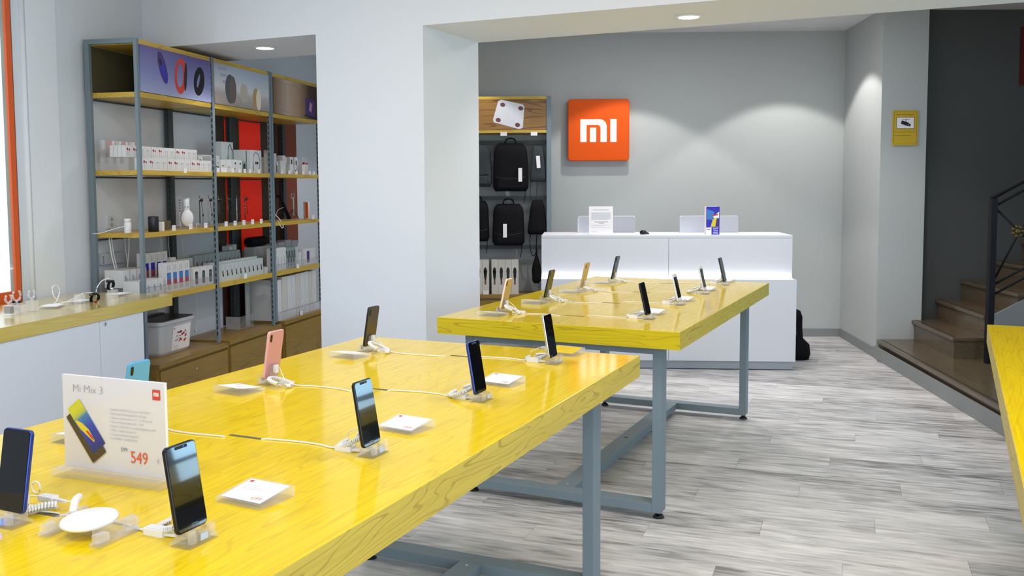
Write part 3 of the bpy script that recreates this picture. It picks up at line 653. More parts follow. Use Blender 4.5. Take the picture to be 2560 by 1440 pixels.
text('549', .037, 'ink_orange', 'new_price', sgn, (.048, yp, .043), RX, depth=.0001, sx=.86)
text('\u20ac', .014, 'ink_light', 'new_price', sgn, (.118, yp, .048), RX, depth=.0001)
# printed picture of a sliding phone
pic = MB(); rot = Matrix.Translation((-.072, yp, .104)) @ Matrix.Rotation(math.radians(-37), 4, 'Y')
pic.prism(rrect(.050, .122, .004, 3, -.008, -.008), 'y', -.0002, 0, 'edge_silver', T=rot).prism(rrect(.048, .120, .004, 3, -.007, -.008), 'y', -.0003, -.0002, 'phone_bronze', T=rot)
pic.build('phone_picture', sgn)
sc2 = MB().prism(rrect(.043, .116, .003, 3, .002, .058), 'y', -.0001, 0, 'mix_screen')
o = sc2.build('phone_picture_screen', sgn); o.location = rot @ Vector((.003, -.0004, -.052)); o.rotation_euler = (0, math.radians(-37), 0)
o = MB().prism([(-.018, .082), (-.013, .083), (-.004, .070), (.003, .050), (.003, .022), (-.001, .018), (-.009, .040), (-.016, .062)], 'y', -.0002, -.0001, 'yellow_print').prism([(-.006, .050), (-.001, .048), (.003, .030), (.002, .020), (-.003, .030)], 'y', -.0003, -.0002, 'logo_red').build('phone_picture_wave', sgn); o.location = rot @ Vector((.003, -.0004, -.052)); o.rotation_euler = (0, math.radians(-37), 0)

# ================================================================== LEFT COUNTER UNDER THE WINDOW
lc = thing('side_counter', 'long yellow oak counter with white doors under the left window', 'counter', LC, -1.6, .31, 0)
MB().box(-1.8, 1.6, -.31, .33, .805, .873, 'counter_wood').build('worktop', lc, bevel=.0015)
MB().box(-1.8, 1.315, -.285, .31, 0, .8045, 'panel_white').build('carcass', lc)
for k, (x0, x1) in enumerate(((.933, 1.313), (.163, .929), (-.607, .159), (-1.377, -.611))):
    d = MB().box(x0, x1, -.305, -.2855, .06, .8035, 'panel_white').build('door', lc)
    if k == 0: MB().cyl((x0 + .045, .784), .010, -.308, -.305, 'steel', 'y', 14).box(x0 + .0435, x0 + .0465, -.3087, -.308, .778, .790, 'ink_black').build('lock', d, label='small round steel lock')
def band_holder(t, n, hook, label, tall=.052, dark=False, rz=0, half=.018):
    o = thing('band_holder', label, 'display stand', LC, t, -n, ZT, rz, 'clear acrylic wristband holders on the side counter')
    MB().box(-half, half, -.022, .022, 0, tall, 'acrylic_edge').build('block', o)
    if hook:
        r = hook; P = [(r * math.cos(math.radians(a)), 0, tall + .013 + r + r * math.sin(math.radians(a))) for a in range(-230, 51, 20)]
        MB().tube(P, .0055, 'acrylic_edge', 8).build('c_hook', o); MB().cyl((0, 0), .006, tall, tall + .016, 'acrylic_edge', n=10).build('peg', o)
    if dark: MB().box(-.012, .012, -.018, .018, .012, tall - .006, 'dark_metal').build('clamp', o)
    return o
band_holder(-1.005, -.262, .021, 'leftmost clear wristband holder with an open hook on the side counter', dark=True)
band_holder(-.935, -.258, 0, 'low clear block between the hooked wristband holders', .046)
band_holder(-.905, -.30, .027, 'second clear wristband holder with a large open hook on the side counter', .050)
band_holder(-.845, -.262, .022, 'third clear wristband holder with a hook, beside the white cards', .056)
band_holder(-.495, -.250, 0, 'clear block behind the black and red wristband', .050)
band_holder(-.245, -.225, 0, 'clear block carrying the upright black wristband at the end of the side counter', .048)
def wristband(t, n, z, label, rot, rz=0, accent='ink_black', inner='band_red', r=.030):
    o = thing('wristband', label, 'wristband', LC, t, -n, z, rz, 'demo wristbands on the side counter')
    T = Matrix.Rotation(rot, 4, 'Y'); n_ = 28
    v = []; f = []; ang = [math.radians(-60 + 300 * i / (n_ - 1)) for i in range(n_)]
    for a in ang:
        for rr_, y_ in ((r, -.008), (r, .008), (r - .003, .008), (r - .003, -.008)): v.append((rr_ * 1.25 * math.cos(a), y_, rr_ * .8 * math.sin(a) + r * .8))
    for i in range(n_ - 1):
        for j in range(4): f.append((i * 4 + j, i * 4 + (j + 1) % 4, (i + 1) * 4 + (j + 1) % 4, (i + 1) * 4 + j))
    f += [(0, 1, 2, 3), tuple((n_ - 1) * 4 + j for j in (3, 2, 1, 0))]
    MB().add(v, f, 'bag_black', False, T).build('strap', o)
    MB().prism(rrect(.017, .046, .007, 5), 'z', r * 1.6 - .004, r * 1.6 + .006, 'screen_black', T=T).build('tracker', o)
    MB().box(-.010, .010, -.0085, .0085, r * .1, r * .1 + .003, inner, T=T).build('clasp', o)
    return o
wristband(-.445, -.185, ZT + .001, 'black wristband with a red clasp lying on the side counter', .5, PI / 2 - .3)
wristband(-.245, -.232, ZT + .050, 'black wristband standing on the clear block at the end of the side counter', -.25, .2, inner='paper')
wristband(-.870, -.335, ZT + .001, 'black wristband lying behind the hooked holders near the window', .2, .4)
for (t, n, rz, lab, nn) in ((-.665, -.285, .3, 'white cards lying beside the third hooked holder on the side counter', 3), (-.455, -.285, .1, 'white cards lying behind the black and red wristband', 2), (-.100, -.285, -.1, 'white cards at the far end of the side counter, behind the upright wristband', 2)):
    o = thing('price_cards', lab, 'card', LC, t, -n, ZT, rz, 'white cards on the side counter')
    MB().box(-.058, .058, -.045, .045, 0, .008, 'acrylic_edge').build('acrylic_wedge', o)
    for k in range(nn): MB().box(-.054, .054, -.041 + k * .002, .041, .008 + k * .0012, .0088 + k * .0012, 'paper').build('card', o)
for (lab, pts) in (('white charging cable looping up above the side counter', [(-.68, .30, .003), (-.60, .315, .02), (-.545, .335, .07), (-.56, .340, .105), (-.60, .335, .095), (-.60, .325, .045), (-.55, .31, .012), (-.50, .28, .03), (-.47, .25, .052)]),
                   ('white charging cable arching up to the upright wristband', [(-.30, .27, .004), (-.325, .27, .02), (-.335, .262, .06), (-.31, .25, .10), (-.275, .235, .115), (-.25, .232, .11)]),
                   ('white cable lying between the cards and the clear block', [(-.75, .30, .004), (-.68, .33, .010), (-.60, .29, .012), (-.54, .27, .016), (-.50, .262, .03)]),
                   ('short white cable bridging to the black and red wristband', [(-.47, .25, .052), (-.44, .255, .05), (-.41, .24, .05), (-.39, .215, .03), (-.39, .21, .006)])):
    P = curve(pts, 6); c0 = P[0]
    o = MB().tube([p - c0 for p in P], .0026, 'cable_white', 7).build('charging_cable', None, None, lab); o['category'] = 'cable'
    o.location = LC.p(c0.x, c0.y, ZT + c0.z); o.rotation_euler = (0, 0, LC.a); o['group'] = 'white charging cables on the side counter'

# ================================================================== SHELVING ON THE LEFT
SZ = (1.612, 1.222, .822)
def shelving(t0, posts, bays, label, sides):
    o = thing('shelving_unit', label, 'shelves', S, t0, 0, 0)
    for (a, c) in posts:
        for y0, y1 in ((0, .022), (.33, .365)):
            a = c - .028 if (y0 == 0 or c < 0) else c - .055
            p = MB().box(a - t0, c - t0, y0, y1, 0 if a < 0 else .4135 if a > 1.7 else .3955, 2.415, 'frame_metal' if (y0 == 0 or a < 0) else 'dark_metal').build('post', o, bevel=.002)
            if a > .5:
                sl = MB()
                for k in range(46): sl.box(a - t0 - .0008, a - t0, y0 + .006, y0 + .014, .45 + k * .042, .475 + k * .042, 'ink_black')
                sl.build('slot_row', p, 'stuff')
    for a in sides:
        MB().box(a - t0, a - t0 + .027, .022, .33, 2.385, 2.415, 'frame_metal').build('end_rail', o)
    for bi, (a, c) in enumerate(bays):
        for z, th in ((2.41, .029), (2.092, .032)) + tuple((z, .030) for z in SZ):
            if z == .822 : th = .036
            MB().box(a - t0, c - t0, .002, .345, z - th, z, 'shelf_wood').build('shelf', o, bevel=.001)
        for z in (2.05, 1.57, 1.175, .78): MB().cyl((.345, z), .006, a - t0, c - t0, 'dark_metal', 'x', 8).build('cross_rod', o)
    return o
sh1 = shelving(-.077, ((-.077, -.020), (.803, .852), (1.667, 1.700)), ((-.019, .802), (.853, 1.666)), 'tall blue-grey steel shelving with oak shelves and two picture panels, nearest the counter', (-.048, 1.672))
sh2 = shelving(1.703, ((1.703, 1.738), (2.58, 2.625)), ((1.739, 2.579),), 'steel and oak shelving unit cut off by the white pillar, lamp picture on top', (1.710,))
MB().box(.077 - .019, .077 + .802, .345, .352, 2.092, 2.38, 'box_olive').build('back_panel', sh1); MB().box(.077 + .853, .077 + 1.666, .345, .352, 2.092, 2.38, 'box_olive').build('back_panel', sh1)
# picture panels
def poster(t0, t1, m, label):
    o = thing('picture_panel', label, 'picture', S, 0, 0, 0)
    MB().box(t0, t1, -.004, .008, 2.094, 2.380, m, ).box(t0, t1, .008, .009, 2.094, 2.380, 'ink_black').build('print', o); return o
p1 = poster(-.018, .801, 'poster_purple', 'purple picture panel of three fitness bands above the first shelves')
Fy = -.0042
def blob(mb, pts, m, k=0): return mb.prism(pts, 'y', Fy - .0004 * (k + 1), Fy - .0004 * k, m)
def ell(cx, cz, rx, rz, a=0, n=22, a0=0, a1=360):
    ca, sa = math.cos(math.radians(a)), math.sin(math.radians(a)); out = []
    for i in range(n):
        t = math.radians(a0 + (a1 - a0) * i / n); x, z = rx * math.cos(t), rz * math.sin(t); out.append((cx + x * ca - z * sa, cz + x * sa + z * ca))
    return out
m = MB()
blob(m, ell(.222, 2.266, .042, .105, 22), 'pic_purple', 0); blob(m, ell(.232, 2.240, .022, .075, 24), 'blue_print', 1); blob(m, ell(.198, 2.300, .014, .022, 22), 'ink_black', 2)
m.build('band_picture', p1, label='dark blue band')
m = MB(); ring = ell(.425, 2.235, .070, .118, -8, 30); rin = ell(.418, 2.240, .036, .080, -8, 30)
v = [(x, Fy - .0004, z) for x, z in ring] + [(x, Fy - .0004, z) for x, z in rin]; m.add(v, [(i, (i + 1) % 30, 30 + (i + 1) % 30, 30 + i) for i in range(30)], 'sign_red_bright' if 'sign_red_bright' in MATS else 'logo_red')
blob(m, ell(.482, 2.238, .017, .095, -6), 'ink_black', 2); m.build('band_picture', p1, label='red band')
m = MB(); ring = ell(.648, 2.225, .065, .100, -16, 30); rin = ell(.640, 2.228, .014, .050, -22, 30)
v = [(x, Fy - .0004, z) for x, z in ring] + [(x, Fy - .0004, z) for x, z in rin]; m.add(v, [(i, (i + 1) % 30, 30 + (i + 1) % 30, 30 + i) for i in range(30)], 'phone_black')
m.build('band_picture', p1, label='black band')
p2 = poster(.854, 1.665, 'poster_room', 'pale picture panel of three round discs above the second shelves')
for (cx, cz, rx, rz, c1, c2, lb) in ((1.085, 2.215, .070, .105, 'pic_slate', 'disc_taupe', 'large dark disc'), (1.275, 2.205, .042, .070, 'pic_beige', 'pic_beige', 'small beige disc'), (1.475, 2.175, .055, .085, 'phone_gold', 'edge_cream', 'cream disc')):
    m = MB(); blob(m, ell(cx - .02, cz, rx, rz), c1, 0); blob(m, ell(cx + .018, cz - .002, rx * .72, rz * .95), c2 if lb != 'large dark disc' else 'band_brown', 1) if False else blob(m, ell(cx + .018, cz - .002, rx * .72, rz * .95), c2, 1); m.build('disc_picture', p2, label=lb)
m = MB()
for k in range(3): m.box(.90 + k * .03, 1.02, Fy - .0002, Fy, 2.36 - k * .045 - .02, 2.36 - k * .045, 'pic_grey')
m.build('window_picture', p2)
p3 = poster(1.740, 2.578, 'poster_warm', 'warm brown picture panel of a floor lamp and a laptop, beside the pillar')
m = MB().box(1.955, 1.960, Fy - .0004, Fy, 2.12, 2.35, 'ink_grey').box(1.88, 2.03, Fy - .0004, Fy, 2.115, 2.122, 'ink_grey').box(1.955, 2.2, Fy - .0004, Fy, 2.344, 2.349, 'ink_grey'); m.build('lamp_picture', p3)
m = MB().prism([(2.34, 2.13), (2.52, 2.11), (2.52, 2.25), (2.34, 2.27)], 'y', Fy - .0004, Fy, 'pic_purple').prism([(2.40, 2.17), (2.45, 2.15), (2.47, 2.22), (2.43, 2.24)], 'y', Fy - .0008, Fy - .0004, 'phone_pink').prism([(2.30, 2.115), (2.56, 2.10), (2.56, 2.11), (2.34, 2.128)], 'y', Fy - .0008, Fy - .0004, 'ink_black'); m.build('laptop_picture', p3)

# drawer cabinets under the shelving
for k, (a, c, zt, yo, lab) in enumerate(((.045, .902, .384, -.030, 'oak drawer cabinet under the storage bin'), (.920, 1.755, .395, -.030, 'empty-topped oak drawer cabinet between the other two'), (1.799, 2.62, .413, -.034, 'oak drawer cabinet under the white boxes, cut off by the pillar'))):
    o = thing('drawer_cabinet', lab, 'cabinet', S, a, yo, 0, 0, 'oak drawer cabinets under the shelving')
    w_ = c - a
    MB().box(0, w_, 0, .385, zt - .030, zt, 'cabinet_wood').build('top_board', o, bevel=.001)
    MB().box(.0, w_, .02, .385, 0, zt - .0305, 'cabinet_wood').build('carcass', o)
    d = MB().box(.018, w_ - .012, .002, .0195, .05, zt - .048, 'cabinet_wood').build('drawer', o, bevel=.001)
    MB().cyl((w_ * .50, zt - .105), .008, -.003, .002, 'steel', 'y', 14).build('lock', d, label='small steel lock')

# red and brown panels on the wall behind the shelving
for (a, c, z0, z1, m, lab) in ((1.655, 1.760, .40, 2.12, 'panel_red', 'narrow bright red panel behind the shelving'), (1.885, 2.250, .98, 2.12, 'panel_red', 'wide bright red panel behind the shelving'), (1.560, 2.45, .40, .84, 'panel_red_shaded', 'shaded lower part of the red panels, coloured dark, behind the empty shelf'), (2.56, 2.95, .98, 2.12, 'panel_brown', 'red-brown panel behind the third shelving bay'), (1.765, 1.88, .40, 2.12, 'panel_dark', 'dark strip between the narrow and the wide red panels'), (1.50, 1.645, .86, 2.12, 'panel_dark', 'dark brown strip left of the red panels'), (2.26, 2.55, .98, 2.12, 'panel_dark', 'dark brown strip between red and red-brown panels')):
    y1 = .384
    if m == 'panel_red_shaded': y1 = .3795
    solo('wall_panel', MB().box(a, c, y1 - .004, y1, z0, z1, m), lab, 'panel', S, group='coloured wall panels behind the shelving')

# wall socket and cable trunking behind the shelving
o = thing('wall_socket', 'white double wall socket behind the first shelving bay', 'socket', S, .185, .385, 1.281)
MB().prism(rrect(.084, .084, .006, 4), 'y', -.010, 0, 'socket_white').build('plate', o)
MB().cyl((0, .018), .014, -.0115, -.010, 'product_grey', 'y', 14).cyl((0, -.018), .014, -.0115, -.010, 'product_grey', 'y', 14).build('outlet', o)
o = thing('cable_trunking', 'white plastic trunking box low on the wall behind the first bay', 'trunking', S, .16, .385, 1.048)
MB().box(-.115, .125, -.03, 0, -.035, .035, 'trunking').build('cover', o, bevel=.002)
g = MB()
for k in range(5): g.box(-.108, -.096, -.031, -.03, -.026 + k * .011, -.021 + k * .011, 'pic_slate')
g.build('vents', o)

# ================================================================== GOODS ON THE SHELVES
_pb = {}
def pbox(fr, x, y, z, w_, d_, h_, m, label, group, art=(), rz=0, name='product_box', cat='box', side=None, tilt=0):
    """box with its front-left bottom corner at x,y; art = (x0,x1,z0,z1,material) fractions of the front"""
    key = (w_, d_, h_, m)
    if key not in _pb: _pb[key] = MB().box(0, w_, 0, d_, 0, h_, m).mesh(name)
    o = bpy.data.objects.new(name, _pb[key]); C.objects.link(o); o.location = fr.p(x, y, z); o.rotation_euler = (tilt, 0, fr.a + rz) if not tilt else (0, 0, fr.a + rz)
    if tilt: o.rotation_euler = (Matrix.Rotation(fr.a + rz, 4, 'Z') @ Matrix.Rotation(tilt, 4, 'Y')).to_euler()
    o['label'] = label; o['category'] = cat
    if group: o['group'] = group
    if art:
        k2 = key + (art,)
        if k2 not in _pb:
            mb = MB()
            for q in art:
                if q[0] == 'o':
                    _, cx, cz, r, mm = q; mb.prism(ell(cx * w_, cz * h_, r * w_, r * w_, n=12), 'y', -.0006, 0, mm)
                elif q[0] == 'e':
                    _, cx, cz, rx, rz_, mm = q; mb.prism(ell(cx * w_, cz * h_, rx * w_, rz_ * h_, n=14), 'y', -.0006, 0, mm)
                elif q[0] == 't':
                    _, pts, r, mm = q; mb.tube([(a * w_, -.0006, c_ * h_) for a, c_ in pts], r, mm, 5)
                else:
                    a, c_, e, f, mm = q; mb.box(a * w_, c_ * w_, -.0006, 0, e * h_, f * h_, mm)
            _pb[k2] = mb.mesh('print')
        p = bpy.data.objects.new('print', _pb[k2]); C.objects.link(p); p.parent = o
    return o
BUD = {'red': (('o', .32, .68, .13, 'earbud_red'), ('o', .62, .64, .10, 'earbud_red'), (.31, .35, .10, .58, 'product_grey'), (.60, .64, .10, .56, 'product_grey')),
       'blue': (('o', .36, .62, .11, 'earbud_blue'), ('o', .66, .66, .08, 'earbud_blue'), (.36, .39, .10, .55, 'product_grey'), (.64, .67, .10, .58, 'product_grey'))}
z3, z4, z5 = SZ
for row, (y0, zz, x0, nm) in enumerate(((.022, z3, .010, 'front'), (.120, z3 + .083, -.014, 'raised back'))):
    for k in range(12):
        c_ = 'red' if k % 4 < 2 else 'blue'
        x = x0 + k * .0675 + (k // 4) * .004
        pbox(S, x, y0, zz, .066, .026, .078 if row == 0 else .072, 'product_white', f'white box with {"dark red" if c_ == "red" else "pale blue"} earbuds, {ORD[k]} from the left in the {nm} row', f'earbud boxes in the {nm} row, first bay', BUD[c_])
    for j in range(3 if row else 1):
        pbox(S, x0, y0 + .028 + .028 * j, zz, .066, .026, .078 if row == 0 else .072, 'product_white', f'white earbud box seen edge-on, {ORD[j]} behind the leftmost box of the {nm} row', f'edge-on earbud boxes, {nm} row')
ar = thing('acrylic_riser', 'clear acrylic step riser holding the earbud boxes in the first bay', 'riser', S, 0, .10, z3)
MB().box(-.016, .80, .0, .20, .0795, .0825, 'acrylic').build('deck', ar); 
for xx in (-.016, .797): MB().box(xx, xx + .003, 0, .20, .0, .0795, 'acrylic').build('side', ar)
MB().box(-.016, .55, .197, .20, .0825, .19, 'acrylic').build('back_plate', ar)
m = MB()
for k in range(6): m.box(.0 + k * .07, .030 + k * .07, .193, .1965, .13, .19, 'edge_pink' if k % 2 else 'product_white')
m.build('striped_card', ar)
CL = (('o', .62, .72, .13, 'ink_black'), (.60, .64, .25, .6, 'product_grey'), ('o', .5, .3, .08, 'ink_black'))
for k in range(4): pbox(S, .60 + k * .052, .27, z3, .045, .04, (.135, .14, .115, .11)[k], 'box_green', f'small grey box standing in the rear corner, {ORD[k]} from the left, first bay', 'rear corner boxes first bay', ((.3, .5, .6, .9, 'ink_black'),) if k % 2 else ())
for k, (x, w_, h_) in enumerate(((.885, .07, .118), (.96, .085, .128), (1.05, .065, .128), (1.12, .075, .126))):
    pbox(S, x, .17, z3, w_, .05, h_, 'product_white', f'white earphone box in the rear row of the second bay, {ORD[k]} from the left', 'rear earphone boxes second bay', CL)
for k, (x, w_, h_, m_, a_) in enumerate(((.865, .045, .115, 'product_white', ((.2, .8, .55, .85, 'product_grey'),)), (.915, .075, .092, 'box_green', (('o', .3, .45, .1, 'ink_black'), ('o', .62, .42, .1, 'ink_black'), (.4, .8, .7, .78, 'ink_grey'))), (.998, .070, .090, 'product_white', (('o', .35, .55, .07, 'ink_black'), ('o', .62, .55, .07, 'ink_black'), (.3, .7, .8, .84, 'ink_light'))), (1.075, .085, .096, 'product_white', ((.3, .6, .35, .5, 'product_grey'),)), (1.165, .070, .098, 'product_white', CL), (1.240, .070, .096, 'product_white', CL), (1.318, .060, .088, 'box_slate', ((.2, .7, .3, .8, 'ink_black'),)))):
    pbox(S, x, .05, z3, w_, .06, h_, m_, f'small earphone box in the front row of the second bay, {ORD[k]} from the left', 'front earphone boxes second bay', a_)
NB = (('t', ((.2, .12), (.16, .5), (.22, .8), (.45, .92), (.7, .82), (.85, .55), (.8, .3), (.62, .1)), .0022, 'ink_black'), ('o', .45, .45, .07, 'ink_black'), ('o', .62, .45, .07, 'ink_black'))
pbox(S, 1.225, .17, z3, .175, .06, .235, 'box_green', 'tall grey neckband headphone box standing at the back of the second bay', None, (('t', ((.55, .05), (.53, .5), (.58, .85), (.72, .93), (.92, .72)), .003, 'ink_black'),))
pbox(S, 1.385, .07, z3, .085, .09, .178, 'box_green', 'grey-fronted box with one black stripe, left of the neckband box', None, ((.3, .42, .1, .97, 'ink_black'),))
pbox(S, 1.475, .06, z3, .165, .08, .180, 'product_white', 'white neckband headphone box at the right end of the second bay', None, NB)
rr_ = random.Random(3)
B3 = ((1.76, .05, .12, .165, 'product_beige', ()), (1.80, .12, .06, .135, 'product_white', (('o', .5, .6, .16, 'ink_black'),)), (1.86, .05, .045, .095, 'product_white', ((.35, .65, .15, .75, 'ink_black'),)), (1.875, .10, .07, .12, 'product_grey', ()), (1.95, .05, .07, .11, 'product_white', ()), (2.03, .07, .055, .155, 'product_white', ()), (2.03, .19, .05, .20, 'product_white', (('o', .5, .6, .2, 'ink_black'),)), (2.11, .12, .11, .145, 'product_beige', ()), (2.12, .05, .07, .085, 'product_white', ()), (2.235, .10, .05, .15, 'product_white', ((.3, .7, .4, .85, 'ink_black'),)), (2.21, .05, .04, .08, 'product_white', (('o', .5, .4, .25, 'pic_slate'),)), (2.30, .09, .055, .15, 'product_white', ((.3, .75, .1, .8, 'pic_slate'),)), (2.36, .05, .06, .085, 'product_white', ()), (2.43, .06, .07, .09, 'product_beige', ()))
for k, (x, y, w_, h_, m_, a_) in enumerate(B3):
    pbox(S, x, y, z3, w_, .05, h_, m_, f'small pale accessory box in the third bay near the pillar, numbered {ORD[min(k, 12)]} from the left' if False else ('tall' if h_ > .14 else 'low') + f' pale accessory box on the upper shelf of the third bay, {(ORD + ["last"])[k]} from the left', 'accessory boxes third bay', a_)
for k, x in enumerate((2.47, 2.53)):
    pbox(S, x, .10, z3, .06, .012, (.16, .15)[k], 'acrylic', ('left', 'right')[k] + ' clear sachet with dark red contents hanging by the pillar', 'clear sachets third bay', ((.1, .9, .1, .7, 'earbud_red'),), name='clear_sachet', cat='sachet')
def tag_card(x, z, lab, y=.0015, w_=.036, h_=.030, fr=S, grp='white price tags on the shelf edges'):
    o = MB().box(-w_ / 2, w_ / 2, -.0008, 0, 0, h_, 'paper').box(-w_ / 2 + .006, w_ / 2 - .008, -.001, -.0008, h_ * .6, h_ * .68, 'ink_light').build('price_tag', None, None, lab)
    o.location = fr.p(x, y, z); o.rotation_euler = (0, 0, fr.a); o['category'] = 'price tag'; o['group'] = grp
for k, x in enumerate((.895, .955, .995, 1.10, 1.20, 1.28, 1.36, 1.50)): tag_card(x, z3, f'white price tag on the upper shelf of the second bay, {ORD[k]} from the left', y=.012)
tag_card(.455, z3 - .012, 'single white price tag on the upper shelf edge of the first bay')
for k, x in enumerate((1.90, 2.03, 2.17, 2.30, 2.43, 2.52)): tag_card(x, z3, f'white price tag on the upper shelf of the third bay, {ORD[k]} from the left', y=.012)

# ---- middle shelf
o = thing('white_cylinder', 'white cylindrical gadget beside the corner post, plugged in', 'gadget', S, -.045, .10, z4)
MB().lathe([(.018, 0), (.021, .003), (.021, .068)], 'white_plastic', 20).build('body', o); MB().lathe([(.0195, .068), (.0195, .088), (.017, .091)], 'white_plastic', 20).build('cap', o)
solo('gadget_cable', MB().tube(curve([(-.02, .0, .045), (-.05, -.01, .044), (-.10, .03, .03), (-.13, .10, .006), (-.12, .16, .004)], 6), .0022, 'cable_white', 6), 'white cable curving away from the white cylinder', 'cable', S, -.045, .10, z4)
o = thing('round_speaker', 'glossy black cylinder speaker on the middle shelf', 'speaker', S, .165, .06, z4)
MB().lathe([(.030, 0), (.033, .003), (.033, .094), (.031, .097)], 'speaker_black', 28).build('body', o); MB().cyl((0, 0), .028, .097, .0985, 'dark_metal', n=24).build('top_ring', o)
o = thing('display_box', 'olive brown upright panel between the speaker and the headphones', 'box', S, .30, .12, z4)
MB().box(0, .155, 0, .02, 0, .062, 'box_olive').build('panel', o, bevel=.001)
pbox(S, .262, .06, z4, .024, .03, .060, 'paper', 'narrow white card box right of the black speaker', None, name='card_box')
tag_card(.305, z4, 'white price tag in front of the olive panel', y=.004, w_=.042, h_=.036)
tag_card(.505, z4, 'white price tag under the white headphones', y=.004, w_=.042, h_=.036)
tag_card(.695, z4, 'white price tag right of the white headphones', y=.004, w_=.042, h_=.036)
# headphones seen from the side, hanging on a clear hook
o = thing('headphones', 'white over-ear headphones hanging on a clear hook', 'headphones', S, .60, .09, z4, -.85)
T = Matrix.Translation((0, -.012, .072)) @ Matrix.Rotation(PI / 2, 4, 'X')
MB().lathe([(.010, .026), (.034, .023), (.041, .014), (.042, .004), (.040, 0)], 'white_plastic', 26, T=T @ Matrix.Scale(1.42, 4, (0, 1, 0))).build('ear_cup', o)
MB().lathe([(.040, 0), (.043, -.006), (.041, -.014), (.030, -.016)], 'ink_black', 26, T=T @ Matrix.Scale(1.42, 4, (0, 1, 0))).build('ear_pad', o)
MB().lathe([(.030, .016), (.041, .014), (.042, .002), (.036, 0)], 'product_grey', 24, T=Matrix.Translation((.012, .058, .072)) @ Matrix.Rotation(PI / 2, 4, 'X') @ Matrix.Scale(1.42, 4, (0, 1, 0))).build('ear_cup', o)
hb = MB(); pts = [(0, -.022 + .0, .10), (-.002, -.020, .150), (-.001, -.008, .190), (.003, .015, .206), (.010, .040, .198), (.013, .062, .165), (.013, .064, .11)]
P = curve(pts, 6); v = []; f = []
for i, q in enumerate(P):
    t_ = abs(i / (len(P) - 1) - .5) * 2; wd = .017 + .004 * (1 - t_)
    d = (P[min(i + 1, len(P) - 1)] - P[max(i - 1, 0)]).normalized(); nn = Vector((1, 0, 0)).cross(d).normalized() * .0035
    for sx, k in ((-1, 1), (1, 1), (1, -1), (-1, -1)): v.append(q + Vector((sx * wd, 0, 0)) + nn * k)
for i in range(len(P) - 1):
    for j in range(4): f.append((i * 4 + j, i * 4 + (j + 1) % 4, (i + 1) * 4 + (j + 1) % 4, (i + 1) * 4 + j))
f += [(3, 2, 1, 0), tuple((len(P) - 1) * 4 + j for j in range(4))]
hb.add(v, f, 'phone_white', True).build('headband', o)
MB().box(-.017, -.009, -.0275, -.024, .146, .154, 'ink_grey').box(.003, .011, -.0275, -.024, .146, .154, 'ink_grey').build('hinge_mark', o)
o = thing('display_hook', 'clear acrylic upright holding the white headphones', 'display stand', S, .535, .10, z4)
MB().box(-.02, .12, -.03, .05, 0, .006, 'acrylic').build('base', o); MB().cyl((0, 0), .003, .006, .232, 'acrylic_edge', n=8).build('rod', o)
m = MB()
for k in range(5): m.cyl((0, 0), .0042, .12 + k * .018, .128 + k * .018, 'dark_metal', n=8)
m.build('ring_row', o, 'stuff')
solo('headphone_cable', MB().tube(curve([(.03, -.01, .03), (.05, -.02, .07), (.035, -.02, .02), (.06, -.02, .004), (.10, -.01, .006), (.13, .0, .03), (.16, .0, .02), (.19, .01, .004)], 6), .002, 'cable_white', 6), 'white cable coiling from the headphones along the shelf', 'cable', S, .60, .09, z4)
def earbud_display(x, lab, kind):
    o = thing('earphone_display', lab, 'display stand', S, x, .10, z4, 0, 'rods with hanging earphones on the middle shelf')
    MB().box(-.04, .07, -.03, .04, 0, .02, 'acrylic').build('base', o); MB().cyl((0, 0), .0025, .02, .225, 'steel', n=6).build('rod', o)
    m = MB()
    for k in range(14): m.cyl((0, 0), .0042, .035 + k * .0115, .043 + k * .0115, 'ink_black' if kind != 1 else 'product_grey', n=6)
    m.build('ring_row', o, 'stuff')
    MB().tube([(0, 0, .195), (.03, 0, .195), (.045, 0, .197), (.048, 0, .208)], .0022, 'steel', 6).build('arm', o)
    m = MB().lathe([(.001, -.012), (.010, -.008), (.012, .004), (.004, .012)], 'ink_black', 10, T=Matrix.Translation((.020, -.004, .192)) @ Matrix.Rotation(1.1, 4, 'Y')).build('earpiece', o)
    MB().tube(curve([(.02, -.004, .186), (.024, -.004, .14), (.034, -.004, .10), (.036, -.004, .07), (.030, -.004, .02 + .02 * kind)], 5), .0016, 'ink_black', 5).build('thin_cord', o)
    MB().lathe([(.001, -.010), (.005, -.004), (.005, .006), (.001, .010)], 'ink_black', 8, T=Matrix.Translation((.035, -.004, .085))).build('remote', o)
for k, x in enumerate((.785, .905, 1.045, 1.175, 1.305, 1.43)): earbud_display(x, f'thin rod with a hanging black earphone, {ORD[k]} from the left on the middle shelf', k % 3)
for k, x in enumerate((.975, 1.105, 1.235, 1.37, 1.51)): tag_card(x, z4, f'white price tag on the middle shelf of the second bay, {ORD[k]} from the left', y=.006, w_=.044, h_=.036)
